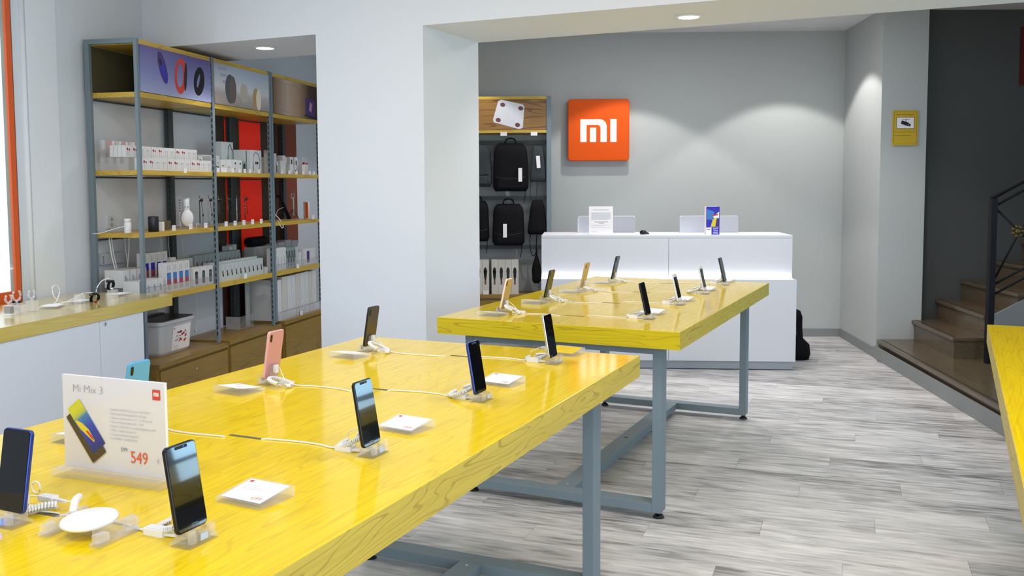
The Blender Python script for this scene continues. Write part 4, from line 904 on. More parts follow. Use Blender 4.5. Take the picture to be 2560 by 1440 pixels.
# third bay of the middle shelf
o = thing('selfie_stick', 'black selfie stick leaning on its clear stand', 'selfie stick', S, 2.18, .12, z4)
MB().tube([(-.06, .03, .205), (-.01, .02, .135)], .008, 'bag_black', 10).build('rod', o); MB().tube([(-.02, .022, .15), (.055, .0, .012)], .0155, 'bag_black', 12).build('grip', o)
MB().box(-.085, -.045, .02, .045, .195, .215, 'bag_black').box(-.05, -.012, .02, .03, .213, .224, 'bag_black').build('phone_clamp', o); MB().box(-.06, .12, -.04, .08, 0, .012, 'acrylic').build('clear_stand', o)
o = thing('tripod_selfie_stick', 'grey folding tripod stick with a phone clamp by the pillar', 'tripod', S, 2.36, .14, z4)
MB().tube([(0, 0, .035), (0, 0, .19)], .0075, 'product_grey', 10).build('rod', o)
for sx, sy in ((-.06, 0), (.085, -.01), (.01, .07)): MB().tube([(0, 0, .095), (sx, sy, .004)], .0035, 'dark_metal', 6).build('leg', o)
MB().tube(curve([(-.03, 0, .225), (-.045, 0, .20), (-.02, 0, .185), (0, 0, .19), (.02, 0, .205), (.012, 0, .23)], 4), .006, 'product_grey', 8).build('phone_clamp', o)
o = thing('tall_cylinder', 'white cylinder with an orange strip next to the pillar', 'gadget', S, 2.545, .10, z4)
MB().lathe([(.026, 0), (.028, .003), (.028, .150), (.025, .153)], 'product_white', 22).build('body', o)
MB().box(-.030, -.021, -.022, .0, .01, .148, 'window_orange').build('orange_strip', o, label='orange strip')
solo('strap_loop', MB().tube(curve([(.0, .02, .115), (.04, .0, .055), (.07, -.02, .02), (.07, -.05, -.035), (.045, -.055, -.05), (.02, -.05, -.03), (.0, -.04, .01)], 6), .004, 'phone_white', 7), 'white cord loop hanging over the shelf edge at the start of the third bay', 'cord', S, 1.80, .05, z4)
solo('thin_cable', MB().tube(curve([(0, 0, .09), (.06, .02, .13), (.13, .03, .15), (.2, .03, .16)], 5), .0018, 'phone_white', 6), 'thin pale cable rising to the black selfie stick', 'cable', S, 1.93, .09, z4 - .05)
tag_card(2.47, z4, 'white price tag on the middle shelf of the third bay', y=.006, w_=.044, h_=.036)
# cables hanging below the middle shelf
for k, (x, y, zl, dx) in enumerate(((.02, .28, .28, .06), (.07, .30, .26, .05), (.205, .30, .25, .03), (.255, .30, .25, -.03), (.60, .30, .24, .05), (.70, .30, .22, .01), (.86, .3, .24, .04))):
    solo('hanging_cable', MB().tube(curve([(0, 0, -.03), (dx * .3, 0, -.03 - zl * .4), (dx * .9, 0, -.03 - zl * .8), (dx, 0, -.03 - zl)], 4), .004 if k in (0, 1, 3) else .0022, 'cable_white', 6), f'white cable hanging below the middle shelf, {ORD[k]} from the left', 'cable', S, x, y, z4, group='white cables hanging under the middle shelf')
solo('hanging_cable', MB().tube(curve([(0, 0, -.04), (.01, 0, -.2), (-.01, 0, -.30), (-.02, 0, -.34)], 5), .002, 'cable_white', 6).lathe([(.002, 0), (.009, .004), (.007, .03), (.002, .034)], 'cable_white', 8, T=Matrix.Translation((-.02, 0, -.375))), 'white plug hanging on its cable in the empty cabinet bay', 'cable', S, .955, .25, z5, group='white cables hanging under the middle shelf')
solo('wall_cable', MB().tube(curve([(.30, 0, .60), (.34, 0, .66), (.42, 0, .60), (.43, 0, .50), (.52, 0, .58), (.60, 0, .72), (.66, 0, .76), (.74, 0, .66), (.80, 0, .55), (.76, 0, .46), (.64, 0, .47), (.55, 0, .52)], 6), .0022, 'cable_white', 6), 'thin white cable drooping in loops on the wall above the storage bin', 'cable', S, .10, .375, 0)
o = thing('power_strip', 'white power strip with plugs behind the storage bin', 'power strip', S, .60, .31, .384)
MB().box(0, .20, 0, .05, 0, .055, 'trunking').build('strip', o, bevel=.003)
for k in range(4): MB().box(.02 + k * .045, .045 + k * .045, .01, .035, .055, .075, 'trunking').cyl((.032 + k * .045, .022), .004, .075, .13, 'cable_white', n=7).build('plug', o)

# ---- lower shelf
CUP = (('e', .42, .60, .16, .10, 'pic_grey'), (.30, .70, .22, .55, 'pic_grey'), (.30, .36, .45, .72, 'product_grey'))
for k, x in enumerate((.020, .085, .150)): pbox(S, x, .030, z5, .060, .115, .098, 'product_white', f'white boxed bottle pack in the front row of the lower shelf, {ORD[k]} from the left', 'bottle packs front row', CUP)
pbox(S, -.050, .030, z5, .062, .115, .098, 'product_white', 'white boxed bottle pack left of the corner post in the front row', 'bottle packs front row')
for k, x in enumerate((-.03, .045, .115, .165)): pbox(S, x, .155, z5 + .055, .062 if k < 3 else .05, .13, .11, 'product_white', f'white boxed bottle pack on the raised back row, {ORD[k]} from the left', 'bottle packs back row', CUP)
PHB = ((.18, .82, .42, .66, 'pic_blue'), (.18, .82, .24, .42, 'pic_red'), (.18, .82, .07, .22, 'pic_beige'), (.3, .38, .72, .92, 'product_grey'), (.6, .7, .75, .93, 'product_grey'))
PHB2 = ((.18, .82, .42, .66, 'blue_print'), (.18, .82, .18, .42, 'pic_red'), (.3, .38, .72, .92, 'product_grey'))
for k in range(4): pbox(S, .248 + k * .070, .035, z5, .068, .055, .190, 'product_white', f'tall white box with a blue and red picture, front row, {ORD[k]} from the left', 'tall blue and red boxes front row', PHB)
for k in range(4): pbox(S, .225 + k * .068, .18, z5 + .058, .066, .05, .195, 'product_white', f'tall white box with a blue and red picture, raised back row, {ORD[k]} from the left', 'tall blue and red boxes back row', PHB2)
for k in range(3): pbox(S, .560 + k * .090, .030, z5, .085, .06, .130, 'product_white', f'white box with a dark cylinder picture, {ORD[k]} from the left in the front row', 'dark cylinder boxes front row', (('e', .52, .75, .22, .07, 'pic_slate'), (.30, .74, .18, .75, 'pic_slate'), ('e', .52, .18, .22, .06, 'pic_slate'), (.32, .42, .6, .74, 'product_grey')))
for k in range(4): pbox(S, .515 + k * .07, .17, z5 + .055, .066, .05, .150 if k == 0 else .13, 'product_white' if k == 0 else 'box_green', ('white box with a dark cylinder picture in the back row' if k == 0 else f'grey-green gadget box left of the middle post in the back row, {ORD[k - 1]} from the left'), 'back row boxes first bay', ((.3, .75, .1, .7, 'pic_slate'),) if k == 0 else (('e', .6, .4, .16, .14, 'pic_brown'),))
GD = (('e', .55, .52, .13, .11, 'pic_brown'), ('e', .62, .36, .13, .10, 'ink_black'), (.2, .26, .55, .9, 'product_grey'))
for k in range(11): pbox(S, .862 + k * .066, .035 + .0005 * k, z5, .064, .05, .125, 'box_green', f'pale green box with dark red gadget picture, {ORD[k]} from left in the front row', 'gadget boxes front row', GD)
for k in range(11): pbox(S, .862 + k * .066, .090, z5, .064, .04, .138, 'box_green', f'pale green box edge showing just behind the {ORD[k]} front gadget box', 'gadget boxes second row')
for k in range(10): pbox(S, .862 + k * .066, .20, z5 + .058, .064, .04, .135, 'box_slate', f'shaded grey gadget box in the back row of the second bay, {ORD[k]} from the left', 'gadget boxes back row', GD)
for k, (x, h_) in enumerate(((1.50, .22), (1.56, .23), (1.62, .16))): pbox(S, x - .02, .27, z5, .055, .06, h_, ('box_green', 'product_grey', 'product_white')[k], f'tall grey box with a black stick picture at the rear right, {ORD[k]} from the left', 'tall stick boxes second bay', ((.4, .6, .1, .75, 'ink_black'),))
pbox(S, 1.595, .03, z5, .045, .05, .055, 'box_green', 'small tilted pale box at the right end of the second bay', None, tilt=.25)
for k in range(4): pbox(S, 1.760 + k * .056, .035, z5, .055, .06, .185, 'product_white', f'tall narrow white box with pale print, third bay, {ORD[k]} from the left', 'narrow white boxes third bay', ((.35, .5, .2, .6, 'product_grey'), (.3, .6, .86, .93, 'ink_black') if k == 0 else (.5, .55, .2, .5, 'product_grey')))
for k in range(4): pbox(S, 1.995 + k * .050, .05, z5, .049, .06, .175, 'box_slate', f'grey-green box with a black strap picture, third bay, {ORD[k]} from the left', 'grey-green boxes third bay', (('t', ((.3, .1), (.28, .6), (.5, .85), (.75, .8), (.78, .5)), .003, 'ink_black'),))
for k, (x, w_) in enumerate(((2.215, .05), (2.27, .055))): pbox(S, x, .06, z5, w_, .06, (.17, .12)[k], ('box_green', 'product_white')[k], ('grey-green', 'short white')[k] + ' box left of the box with the purple phone picture', None)
pbox(S, 2.33, .04, z5, .24, .06, .145, 'product_white', 'wide white box with a dark purple phone picture next to the pillar', None, ((.28, .50, .15, .85, 'pic_purple'),))
for k in range(4): pbox(S, 2.05 + k * .13, .20, z5, .12, .08, (.20, .21, .22, .21)[k], 'product_grey', f'pale shaded box in the rear row of the third bay, {ORD[k]} from the left', 'rear boxes third bay')
solo('black_roll', MB().cyl((.0, .0), .040, 0, .26, 'bag_black', 'x', 16, T=Matrix.Translation((0, 0, .235))), 'black fabric roll lying on the rear boxes of the third bay', 'roll', S, 1.77, .26, z5)
pbox(S, 1.77, .21, z5, .27, .09, .194, 'product_grey', 'long pale box under the black roll in the third bay', None)
for k, x in enumerate((1.23, 2.13)): tag_card(x, z5 - .004, ('white price tag on the lower shelf edge of the second bay', 'white price tag on the lower shelf edge of the third bay')[k], y=.001, w_=.045, h_=.036)
def lip(x0, x1, z, lab, y=.012, h_=.055):
    o = thing('acrylic_lip', lab, 'shelf divider', S, x0, y, z, 0, 'clear acrylic trays on the shelves')
    MB().box(0, x1 - x0, 0, .0025, 0, h_, 'acrylic').box(0, x1 - x0, 0, .003, h_ - .0015, h_, 'product_grey').build('front_plate', o)
lip(-.02, .235, z5, 'clear acrylic tray front before the bottle packs'); lip(.245, .545, z5, 'clear acrylic tray front before the tall blue and red boxes'); lip(.555, .80, z5, 'clear acrylic tray front before the dark cylinder boxes'); lip(1.75, 2.57, z5, 'clear acrylic tray front in the third bay')
# white files on the third cabinet
x = 1.790
for k, w_ in enumerate((.075, .105, .080, .070, .095, .085, .080, .075, .085)):
    hh = (.335, .355, .352, .350, .356, .354, .358, .352, .356)[k]
    pbox(S, x, .022, .413, w_ - .004, .27, hh, 'product_beige' if k % 3 == 1 else 'product_white', f'tall white box standing like a file on the right cabinet, {ORD[k]} from the left', 'tall white boxes on the right cabinet', (('t', ((.5, .35), (.48, .42), (.55, .48), (.5, .56)), .0014, 'ink_light'), (.42, .58, .18, .24, 'ink_light')), tilt=(.03 if k in (1,) else 0))
    x += w_ + (.004 if k == 1 else 0)
o = thing('acrylic_tray', 'clear acrylic tray front holding the tall white boxes', 'shelf divider', S, 1.787, .004, .413, 0)
MB().box(0, .80, 0, .0025, 0, .072, 'acrylic_edge').box(0, .80, -.0005, .003, .0705, .072, 'box_olive').build('front_plate', o)
for k, xx in enumerate((.085, .19, .30, .36, .46, .57, .66)): MB().box(xx, xx + .0015, -.0006, 0, .0, .07, 'box_olive').build('divider', o)
tag_card(2.17, .413, 'white price tag in front of the tall white boxes', y=-.004, w_=.045, h_=.036)
o = thing('empty_acrylic_tray', 'empty clear acrylic tray on the middle cabinet', 'shelf divider', S, 1.42, .16, .395)
MB().box(0, .22, 0, .003, 0, .10, 'acrylic').build('front_plate', o); MB().box(0, .0025, -.0005, .12, 0, .10, 'acrylic_edge').build('side_plate', o); MB().box(.0, .22, -.001, .004, 0, .003, 'acrylic_edge').build('bottom_edge', o)
solo('leaning_board', MB().box(0, .06, 0, .01, 0, .42, 'product_grey'), 'grey board leaning in the right corner of the middle cabinet', 'board', S, 1.60, .20, .395)

# storage bin on the first cabinet
bn = thing('storage_bin', 'translucent white plastic bin with a dark lid and a printed label', 'bin', S, .465, .232, .3845)
def bin_ring(w_, d_, z, r=.03): return [(x_, y_, z) for x_, y_ in rrect(w_, d_, r, 4)]
sec = [bin_ring(.335, .215, .0), bin_ring(.35, .228, .012), bin_ring(.395, .272, .205), bin_ring(.42, .290, .210, .035), bin_ring(.425, .295, .232, .035), bin_ring(.40, .275, .234, .03), bin_ring(.36, .24, .02)]
n_ = len(sec[0]); v = [q for sct in sec for q in sct]; f = []
for k in range(len(sec) - 1): f += [(k * n_ + i, k * n_ + (i + 1) % n_, (k + 1) * n_ + (i + 1) % n_, (k + 1) * n_ + i) for i in range(n_)]
f += [tuple(range(n_ - 1, -1, -1)), tuple((len(sec) - 1) * n_ + i for i in range(n_))]
MB().add(v, f, 'bin_plastic').build('tub', bn)
MB().prism(rrect(.40, .28, .03, 4), 'z', .222, .238, 'bin_lid').prism(rrect(.36, .05, .01, 3, 0, .10), 'z', .238, .246, 'bin_lid').build('lid', bn, label='dark lid')
Tl = Matrix.Translation((.02, -.1225, .105)) @ Matrix.Rotation(math.radians(-6.2), 4, 'X')
Tl = Matrix.Translation((.045, -.1285, .105)) @ Matrix.Rotation(math.radians(6.5), 4, 'X')
lb = MB().box(-.105, .105, -.0012, 0, -.085, .082, 'paper', T=Tl).build('label_sheet', bn, label='white printed sheet')
m = MB(); rg = random.Random(5)
for k in range(16):
    cx, cz = rg.uniform(-.075, .08), rg.uniform(-.035, .04); m.prism(ell(cx, cz, rg.uniform(.008, .022), rg.uniform(.003, .009), rg.uniform(-30, 40), 8), 'y', -.0018 - .0001 * k, -.0012, rg.choice(('red_dot', 'ink_black', 'product_grey', 'earbud_red')), T=Tl)
m.box(-.095, -.085, -.0016, -.0012, .06, .072, 'red_dot', T=Tl)
for k in range(5): m.box(-.09 + .002 * k, -.03, -.0016, -.0012, -.055 - k * .006, -.053 - k * .006, 'ink_light', T=Tl)
m.build('vehicle_print', bn)

# ================================================================== SALES COUNTER
ct_ = thing('sales_counter', 'white two-tier sales counter with a glowing ledge, in front of the back wall', 'counter', K, -1.0, .30, 0)
# local: x -1.02..1.0 , y -.30 front of the lower tier
XL = -1.06
MB().box(XL, 1.0, -.28, .32, .072, .30, 'counter_white').box(XL, 1.0, -.28, .32, .30, .740, 'counter_white').build('carcass', ct_)
for a, c in ((XL, -.019), (-.016, 1.0)): MB().box(a, c, -.30, -.2805, .074, .7415, 'counter_white').build('front_panel', ct_)
MB().box(XL, .985, -.275, .30, .006, .0715, 'counter_kick').build('plinth', ct_)
MB().box(XL, .974, -.2195, .30, .743, 1.075, 'counter_white').build('upper_carcass', ct_)
for a, c in ((XL, -.019), (-.016, .974)): MB().box(a, c, -.240, -.2205, .743, 1.074, 'counter_white').build('upper_panel', ct_)
MB().box(XL, .974, -.240, .32, 1.076, 1.098, 'counter_white').build('counter_top', ct_, bevel=.001)
MB().box(XL, .974, -.262, -.2415, .742, .7485, 'led_strip').build('light_strip', ct_, label='glowing strip along the ledge')
MB().box(XL, .974, -.28, .32, .7405, .742, 'counter_white').build('ledge', ct_)
MB().box(XL, 1.0, .32, .75, .70, .73, 'counter_white').build('desk_board', ct_)
KX, KY = -1.0, .30
def onk(name, lab, cat, x, y, z, rz=0, grp=None): return thing(name, lab, cat, K, x, y, z, rz, grp)
for k, (x, lab) in enumerate(((-1.520, 'white computer monitor seen from behind, behind the printed notice'), (-.640, 'white computer monitor seen from behind, behind the blue brochure box'))):
    o = onk('computer_monitor', lab, 'monitor', x, .50, .73, 0, 'white computer monitors behind the counter')
    v0 = rrect(.50, .335, .018, 5, 0, .345); MB().prism(v0, 'y', .0, .010, 'phone_white').build('shell', o)
    q = rrect(.44, .28, .02, 5, 0, .345); n_ = len(q)
    MB().add([(a, 0, c_) for a, c_ in v0] + [(a * .985, -.014, .345 + (c_ - .345) * .985) for a, c_ in v0], [(i, n_ + i, n_ + (i + 1) % n_, (i + 1) % n_) for i in range(n_)] + [tuple(range(n_, 2 * n_))], 'phone_white', True).build('back_cover', o)
    MB().box(-.08, .08, -.06, -.022, 0, .25, 'phone_white').box(-.10, .10, -.09, .09, 0, .012, 'phone_white').build('stand', o)
    MB().prism(rrect(.48, .30, .004, 3, 0, .35), 'y', .0101, .012, 'screen_black').build('screen', o)
o = onk('notice_holder', 'white printed notice in a clear stand on the counter', 'notice', -1.570, .12, 1.098)
Tn = Matrix.Rotation(math.radians(-6), 4, 'X')
MB().box(-.101, .101, -.0015, .0, 0, .238, 'acrylic', T=Tn).box(-.101, .101, 0, .07, 0, .003, 'acrylic').build('clear_stand', o)
MB().box(-.099, .099, -.0035, -.0016, .002, .236, 'paper', T=Tn).build('sheet', o)
m = MB()
for (a, c, z0, z1, mm) in ((-.065, .065, .205, .209, 'ink_grey'), (-.052, .058, .105, .109, 'ink_grey'), (-.018, .026, .094, .098, 'ink_grey'), (-.08, .082, .080, .082, 'ink_light'), (-.08, .03, .074, .076, 'ink_light'), (-.08, .08, .060, .062, 'ink_light'), (-.078, -.022, .024, .026, 'ink_light')): m.box(a, c, -.0040, -.0035, z0, z1, mm, T=Tn)
for k in range(10): m.box(-.080, .082 - .02 * (k == 9), -.0040, -.0035, .182 - k * .0062, .1845 - k * .0062, 'earbud_blue', T=Tn)
m.build('printed_lines', o, 'stuff')
o = onk('brochure_box', 'blue shopping brochure box with a colourful city picture on the counter', 'brochure', -.655, .13, 1.098, .10)
MB().box(-.055, .055, -.002, .065, 0, .232, 'paper').build('box', o)
m = MB().box(-.055, .055, -.0028, -.002, .0, .232, 'blue_print'); m.build('front_print', o)
m = MB().prism([(-.05, .125), (.0, .125), (.01, .19), (-.05, .21)], 'y', -.0032, -.0028, 'pic_blue').prism([(.0, .15), (.05, .19), (.05, .14), (.02, .12)], 'y', -.0034, -.0028, 'paper').prism([(-.02, .06), (.0, .13), (.03, .14), (.04, .06)], 'y', -.0036, -.0028, 'yellow_print').prism([(.02, .07), (.033, .145), (.05, .11), (.05, .06)], 'y', -.0040, -.0028, 'pic_purple').prism([(-.005, .16), (.045, .175), (.04, .163), (.0, .15)], 'y', -.0042, -.0028, 'logo_red').box(-.055, -.01, -.0040, -.0028, .0, .06, 'paper').box(-.05, -.02, -.0044, -.004, .042, .046, 'blue_print')
m.build('city_picture', o)
MB().box(-.010, .053, -.0085, -.0045, .0, .068, 'blue_print').box(-.006, .049, -.0089, -.0085, .063, .0645, 'paper').box(-.006, .049, -.0089, -.0085, .005, .0065, 'paper').build('leaflet', o)
for k, tx in enumerate(('SHOP', 'TAX', 'FREE')): text(tx, .020 if k else .0165, 'paper', 'lettering', o, (.0215, -.0091, .047 - k * .0185), (PI / 2, 0, 0), depth=.0002, align='CENTER')
o = onk('barcode_scanner', 'small black scanner lying on the counter between the monitors', 'scanner', -1.218, .20, 1.098)
sm = MB().lathe([(.001, 0), (.020, .001), (.026, .012), (.022, .028), (.010, .036), (.001, .037)], 'phone_black', 14, T=Matrix.Scale(1.15, 4, (1, 0, 0))); sm.build('head', o)
MB().tube([(.015, 0, .018), (.045, .03, .004)], .009, 'phone_black', 8).build('handle', o)
# black bag on the floor behind the counter's right end
o = thing('black_bag', 'black bag standing on the floor behind the right end of the counter', 'bag', W0, 2.475, 8.02, 0)
secs = [(.13, .085, 0), (.15, .095, .05), (.135, .09, .14), (.085, .07, .20), (.075, .06, .30), (.075, .06, .40), (.05, .045, .455), (.01, .01, .47)]
v = []; n_ = 18
for a, c, z in secs: v += [(.72 * a * math.cos(2 * PI * i / n_) - (.02 if z > .15 else 0), c * math.sin(2 * PI * i / n_), z * .92) for i in range(n_)]
f = [(k * n_ + i, k * n_ + (i + 1) % n_, (k + 1) * n_ + (i + 1) % n_, (k + 1) * n_ + i) for k in range(len(secs) - 1) for i in range(n_)] + [tuple(range(n_ - 1, -1, -1)), tuple((len(secs) - 1) * n_ + i for i in range(n_))]
MB().add(v, f, 'bag_black', True).build('body', o)
MB().tube([(-.06, -.075, .38), (-.05, -.085, .30), (-.045, -.082, .22)], .006, 'product_grey', 6).build('zip_pull', o)

# ================================================================== ILLUMINATED LOGO ON THE BACK WALL
o = thing('logo_sign', 'square orange illuminated shop sign with a white emblem on the back wall', 'sign', W0, .857, 9.30, 2.05); o.rotation_euler = (0, 0, -.04)
MB().prism(rrect(.60, .60, .032, 6), 'y', -.095, -.03, 'logo_orange').build('case', o, bevel=.008)
MB().prism(rrect(.50, .50, .03, 4), 'y', -.03, -.0, 'dark_metal').build('back_box', o)
mi_logo(MB(), .0, -.006, .355, -.0985, -.0955, 'logo_white').build('emblem', o, label='glowing white emblem')
ol = bpy.data.lights.new('sign_glow', 'POINT'); ol.energy = 0

# ================================================================== BACKPACK RACK
rk = thing('backpack_rack', 'steel and oak rack for bags with a bathroom scale picture on top', 'shelves', R, 0, 0, 0)
for x in (-.067, -.955): MB().box(x, x + .045, 0, .035, 0, 2.358, 'frame_metal').build('post', rk, bevel=.002)
for x in (-.067, -.955): MB().box(x, x + .045, .29, .325, 0, 2.358, 'frame_metal').build('post', rk, bevel=.002)
MB().box(-.022, -.0215, .035, .29, 0, 2.358, 'dark_metal').build('side_panel', rk)
MB().box(-.91, -.0675, .002, .32, 2.328, 2.357, 'shelf_wood').build('shelf', rk); MB().box(-.91, -.0675, .002, .32, 2.012, 2.037, 'shelf_wood').build('shelf', rk)
for z in (1.925, 1.39, .912): MB().box(-.91, -.0675, .12, .145, z - .018, z + .018, 'dark_metal').build('hanging_bar', rk)
MB().box(-.91, -.0675, .30, .305, .46, 2.01, 'wall_grey').build('back_panel', rk)
o = thing('picture_panel', 'wood-toned picture panel of a white bathroom scale above the backpacks', 'picture', R, 0, 0, 0)
MB().box(-.91, -.0675, .006, .016, 2.038, 2.327, 'poster_wood').build('print', o)
Ts = Matrix.Translation((-.412, .0055, 2.185)) @ Matrix.Rotation(math.radians(13), 4, 'Y')
m = MB().prism([(-.135, -.105), (.115, -.115), (.145, -.095), (.115, .105), (.095, .12), (-.115, .12), (-.14, .10), (-.15, -.085)], 'y', -.0006, 0, 'phone_white', T=Ts).build('scale_picture', o, label='white scale')
m = MB()
for (a, c) in ((-.09, .075), (.085, .08), (-.10, -.075), (.09, -.08)): m.prism(ell(a, c, .024, .020), 'y', -.0011, -.0006, 'pic_brown', T=Ts)
m.build('electrode_picture', o)
for k, x in enumerate((-.475, -.185)):
    tag_card(x, 1.985, ('left white price tag under the scale picture', 'right white price tag under the scale picture')[k], y=-.001, w_=.062, h_=.034, fr=R, grp='white price tags on the backpack rack')
def softbag(w_, d_, h_, m, taper=.92, r=.2, topr=.30):
    """upright soft rucksack body: superellipse sections"""
    mb = MB(); n_ = 28; K_ = 12; v = []
    for j in range(K_ + 1):
        t = j / K_; z = h_ * t
        sx = w_ / 2 * (1 - (1 - taper) * t); sy = d_ / 2
        # round at bottom and top
        e = .10
        if t < e: q = math.sqrt(max(0, 1 - ((e - t) / e) ** 2)); sx *= .86 + .14 * q; sy *= .55 + .45 * q
        if t > 1 - topr: q = (t - (1 - topr)) / topr; c_ = math.sqrt(max(0, 1 - q * q)); sx *= .74 + .26 * c_; sy *= .35 + .65 * c_
        for i in range(n_):
            a = 2 * PI * i / n_; ca, sa = math.cos(a), math.sin(a); p_ = .5
            v.append((sx * math.copysign(abs(ca) ** p_, ca), sy * math.copysign(abs(sa) ** p_, sa), z))
    f = [(k * n_ + i, k * n_ + (i + 1) % n_, (k + 1) * n_ + (i + 1) % n_, (k + 1) * n_ + i) for k in range(K_) for i in range(n_)] + [tuple(range(n_ - 1, -1, -1)), tuple(K_ * n_ + i for i in range(n_))]
    return mb.add(v, f, m, True)
def backpack(x, y, z, w_, h_, m, label, tagx=None, d_=.15, handle=True, strap=True, rz=0):
    o = thing('backpack', label, 'backpack', R, x, y, z, rz, 'backpacks on the rack')
    softbag(w_, d_, h_, m).build('body', o)
    MB().tube([(-w_ * .42, -d_ / 2 * .93, h_ * .30), (-w_ * .2, -d_ / 2 * 1.02, h_ * .27), (w_ * .2, -d_ / 2 * 1.02, h_ * .27), (w_ * .42, -d_ / 2 * .93, h_ * .30)], .003, 'strap_grey' if m == 'bag_black' else 'bag_black', 6).build('zip', o)
    MB().box(-w_ * .36, w_ * .36, -d_ / 2 - .012, -d_ / 2 + .02, h_ * .06, h_ * .26, m).build('front_pocket', o, bevel=.010)
    if handle: MB().tube(curve([(-.05, 0, h_ * .93), (-.045, 0, h_ + .03), (0, 0, h_ + .048), (.045, 0, h_ + .03), (.05, 0, h_ * .93)], 4), .007, m, 8).build('handle', o)
    if strap: MB().tube(curve([(w_ * .38, d_ * .3, h_ * .2), (w_ * .40, d_ * .3, -.02), (w_ * .36, d_ * .25, -.12)], 4), .008, m, 7, flat=.4).build('strap', o)
    if tagx is not None:
        MB().box(tagx - .018, tagx + .018, -d_ / 2 - .018, -d_ / 2 - .0165, h_ * .20, h_ * .20 + .13, 'paper').build('swing_tag', o, label='white paper swing tag')
    return o
backpack(-.412, .05, 1.455, .345, .46, 'bag_black', 'large black backpack with a white tag in the upper row of the rack', .095)
backpack(-.435, .05, .935, .315, .40, 'bag_black', 'black square backpack with a white tag in the lower row of the rack', -.03)
backpack(-.760, .05, 1.500, .34, .40, 'bag_grey', 'grey backpack half hidden by the white pillar in the upper row', None, strap=False)
backpack(-.745, .05, .975, .25, .39, 'bag_black', 'black backpack half hidden by the white pillar in the lower row', None)
def sling(x, z, w_, h_, m, label, tag=False, loop=True):
    o = thing('sling_bag', label, 'bag', R, x, .05, z, 0, 'sling bags on the rack')
    softbag(w_, .10, h_, m, .60, topr=.4).build('body', o)
    if tag: MB().box(.0, .036, -.062, -.0605, h_ * .38, h_ * .38 + .115, 'paper', T=Matrix.Rotation(math.radians(-4), 4, 'Y')).build('swing_tag', o, label='white paper swing tag')
    if loop: MB().tube(curve([(-.06, 0, .03), (-.075, 0, -.06), (-.065, 0, -.17), (-.04, 0, -.21), (-.015, 0, -.17), (-.01, 0, -.06), (.0, 0, .03)], 5), .010, m, 7, flat=.4).build('strap', o)
    return o
sling(-.150, 1.545, .165, .345, 'bag_grey', 'grey sling bag with a white tag at the right of the upper row', True)
sling(-.155, 1.040, .200, .33, 'bag_black', 'black sling bag with a long hanging strap at the right of the lower row')
o = thing('folded_umbrella', 'black folded umbrella hanging at the bottom right of the rack', 'umbrella', R, -.165, .05, .565, 0)
MB().tube([(0, 0, .35), (.0, 0, .27)], .008, 'bag_black', 8).build('wrist_strap', o)
v = []; n_ = 12; zs = ((.0, .022), (.03, .042), (.07, .046), (.13, .040), (.19, .036), (.235, .020), (.27, .012))
rg = random.Random(9)
for z, r_ in zs: v += [((r_ * (1 + rg.uniform(-.15, .2))) * math.cos(2 * PI * i / n_), r_ * .8 * math.sin(2 * PI * i / n_), z) for i in range(n_)]
MB().add(v, [(k * n_ + i, k * n_ + (i + 1) % n_, (k + 1) * n_ + (i + 1) % n_, (k + 1) * n_ + i) for k in range(len(zs) - 1) for i in range(n_)] + [tuple(range(n_ - 1, -1, -1)), tuple((len(zs) - 1) * n_ + i for i in range(n_))], 'bag_black').build('canopy', o)
UM = (('e', .45, .66, .26, .12, 'ink_black'), (.24, .66, .48, .70, 'ink_black'), ('e', .45, .46, .15, .05, 'ink_black'), (.34, .58, .28, .44, 'pic_brown'))
for k in range(4): pbox(R, -.600 + k * .0655, .02, .462, .064, .12, .335, 'product_beige', f'tall cream umbrella box at the rack bottom, {ORD[k]} from the left of four', 'cream umbrella boxes, group of four', UM, name='umbrella_box')
for k in range(3): pbox(R, -.820 + k * .0655, .02, .462, .064, .12, .335, 'product_beige', f'tall cream umbrella box next to the pillar, {ORD[2 - k]} from the right', 'cream umbrella boxes by the pillar', UM, name='umbrella_box')
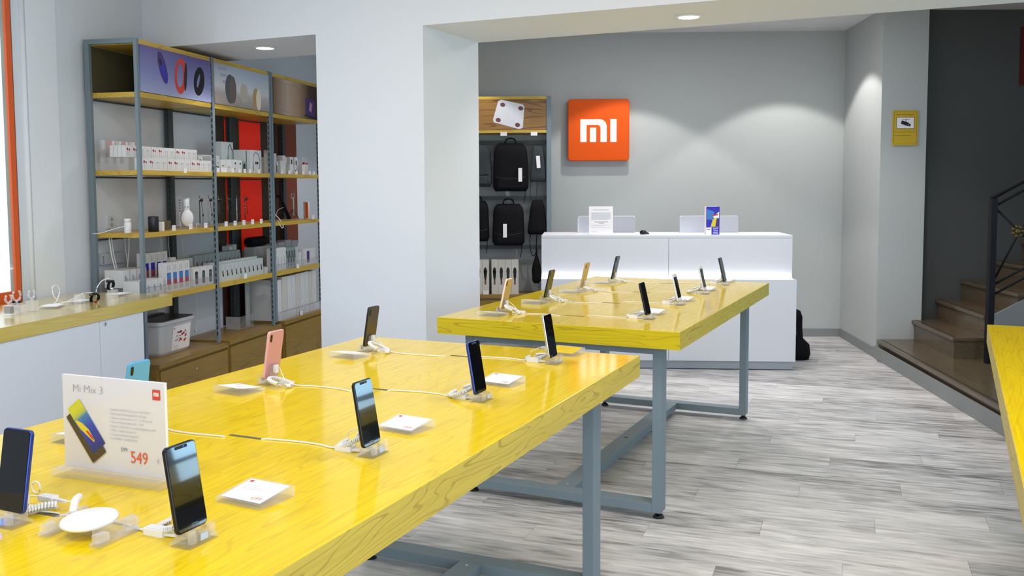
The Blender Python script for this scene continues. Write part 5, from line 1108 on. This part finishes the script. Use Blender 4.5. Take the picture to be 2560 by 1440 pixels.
tag_card(-.655, .462, 'white price tag in front of the umbrella boxes by the pillar', y=.002, w_=.05, h_=.036, fr=R, grp='white price tags on the backpack rack')
o = thing('rack_cabinet', 'oak cabinet with a drawer under the umbrella boxes', 'cabinet', R, -.91, -.03, 0)
MB().box(0, .84, 0, .355, .430, .4605, 'cabinet_wood').build('top_board', o); MB().box(0, .84, .02, .355, 0, .4295, 'cabinet_wood').build('carcass', o); MB().box(.01, .83, 0, .0195, .06, .405, 'cabinet_wood').build('drawer', o)

# ================================================================== RECESSED DOWNLIGHTS IN THE BEAM
for k, (x, y, lab) in enumerate(((.999, 5.328, 'round recessed downlight in the beam above the sales area'), (-1.674, 6.431, 'round recessed downlight in the beam above the shelving'))):
    o = thing('downlight', lab, 'ceiling light', W0, x, y, 2.449, 0, 'recessed downlights in the beam')
    MB().lathe([(.078, 0), (.078, -.004), (.060, -.006), (.058, -.002)], 'ceiling_white', 28).build('trim_ring', o)
    MB().cyl((0, 0), .057, -.0045, -.0035, 'lamp_glow', n=28).build('lamp', o, label='glowing lamp disc')
# small things on the floor
solo('floor_cap', MB().lathe([(.028, 0), (.032, .003), (.03, .008), (.02, .009), (.018, .003), (.001, .003)], 'white_plastic', 20), 'small white plastic ring lying on the floor under the far table', 'ring', W0, *[(.05, 4.62, 0)][0])

for (x0, x1, y0, lab) in ((-.035, .215, .154, 'clear acrylic step under the raised bottle packs'), (.22, .50, .178, 'clear acrylic step under the raised blue and red boxes'), (.51, .80, .168, 'clear acrylic step under the raised dark cylinder box'), (.86, 1.53, .198, 'clear acrylic step under the shaded gadget boxes')):
    o = thing('acrylic_riser', lab, 'riser', S, x0, y0, z5)
    MB().box(0, x1 - x0, 0, .10, .051, .0545, 'acrylic').build('deck', o)
    for xx in (0, x1 - x0 - .003): MB().box(xx, xx + .003, 0, .10, 0, .051, 'acrylic').build('side', o)
# labels may not run past sixteen words
for ob in sc.objects:
    if 'label' in ob and len(ob['label'].split()) > 16: print('LONG', len(ob['label'].split()), ob['label'])
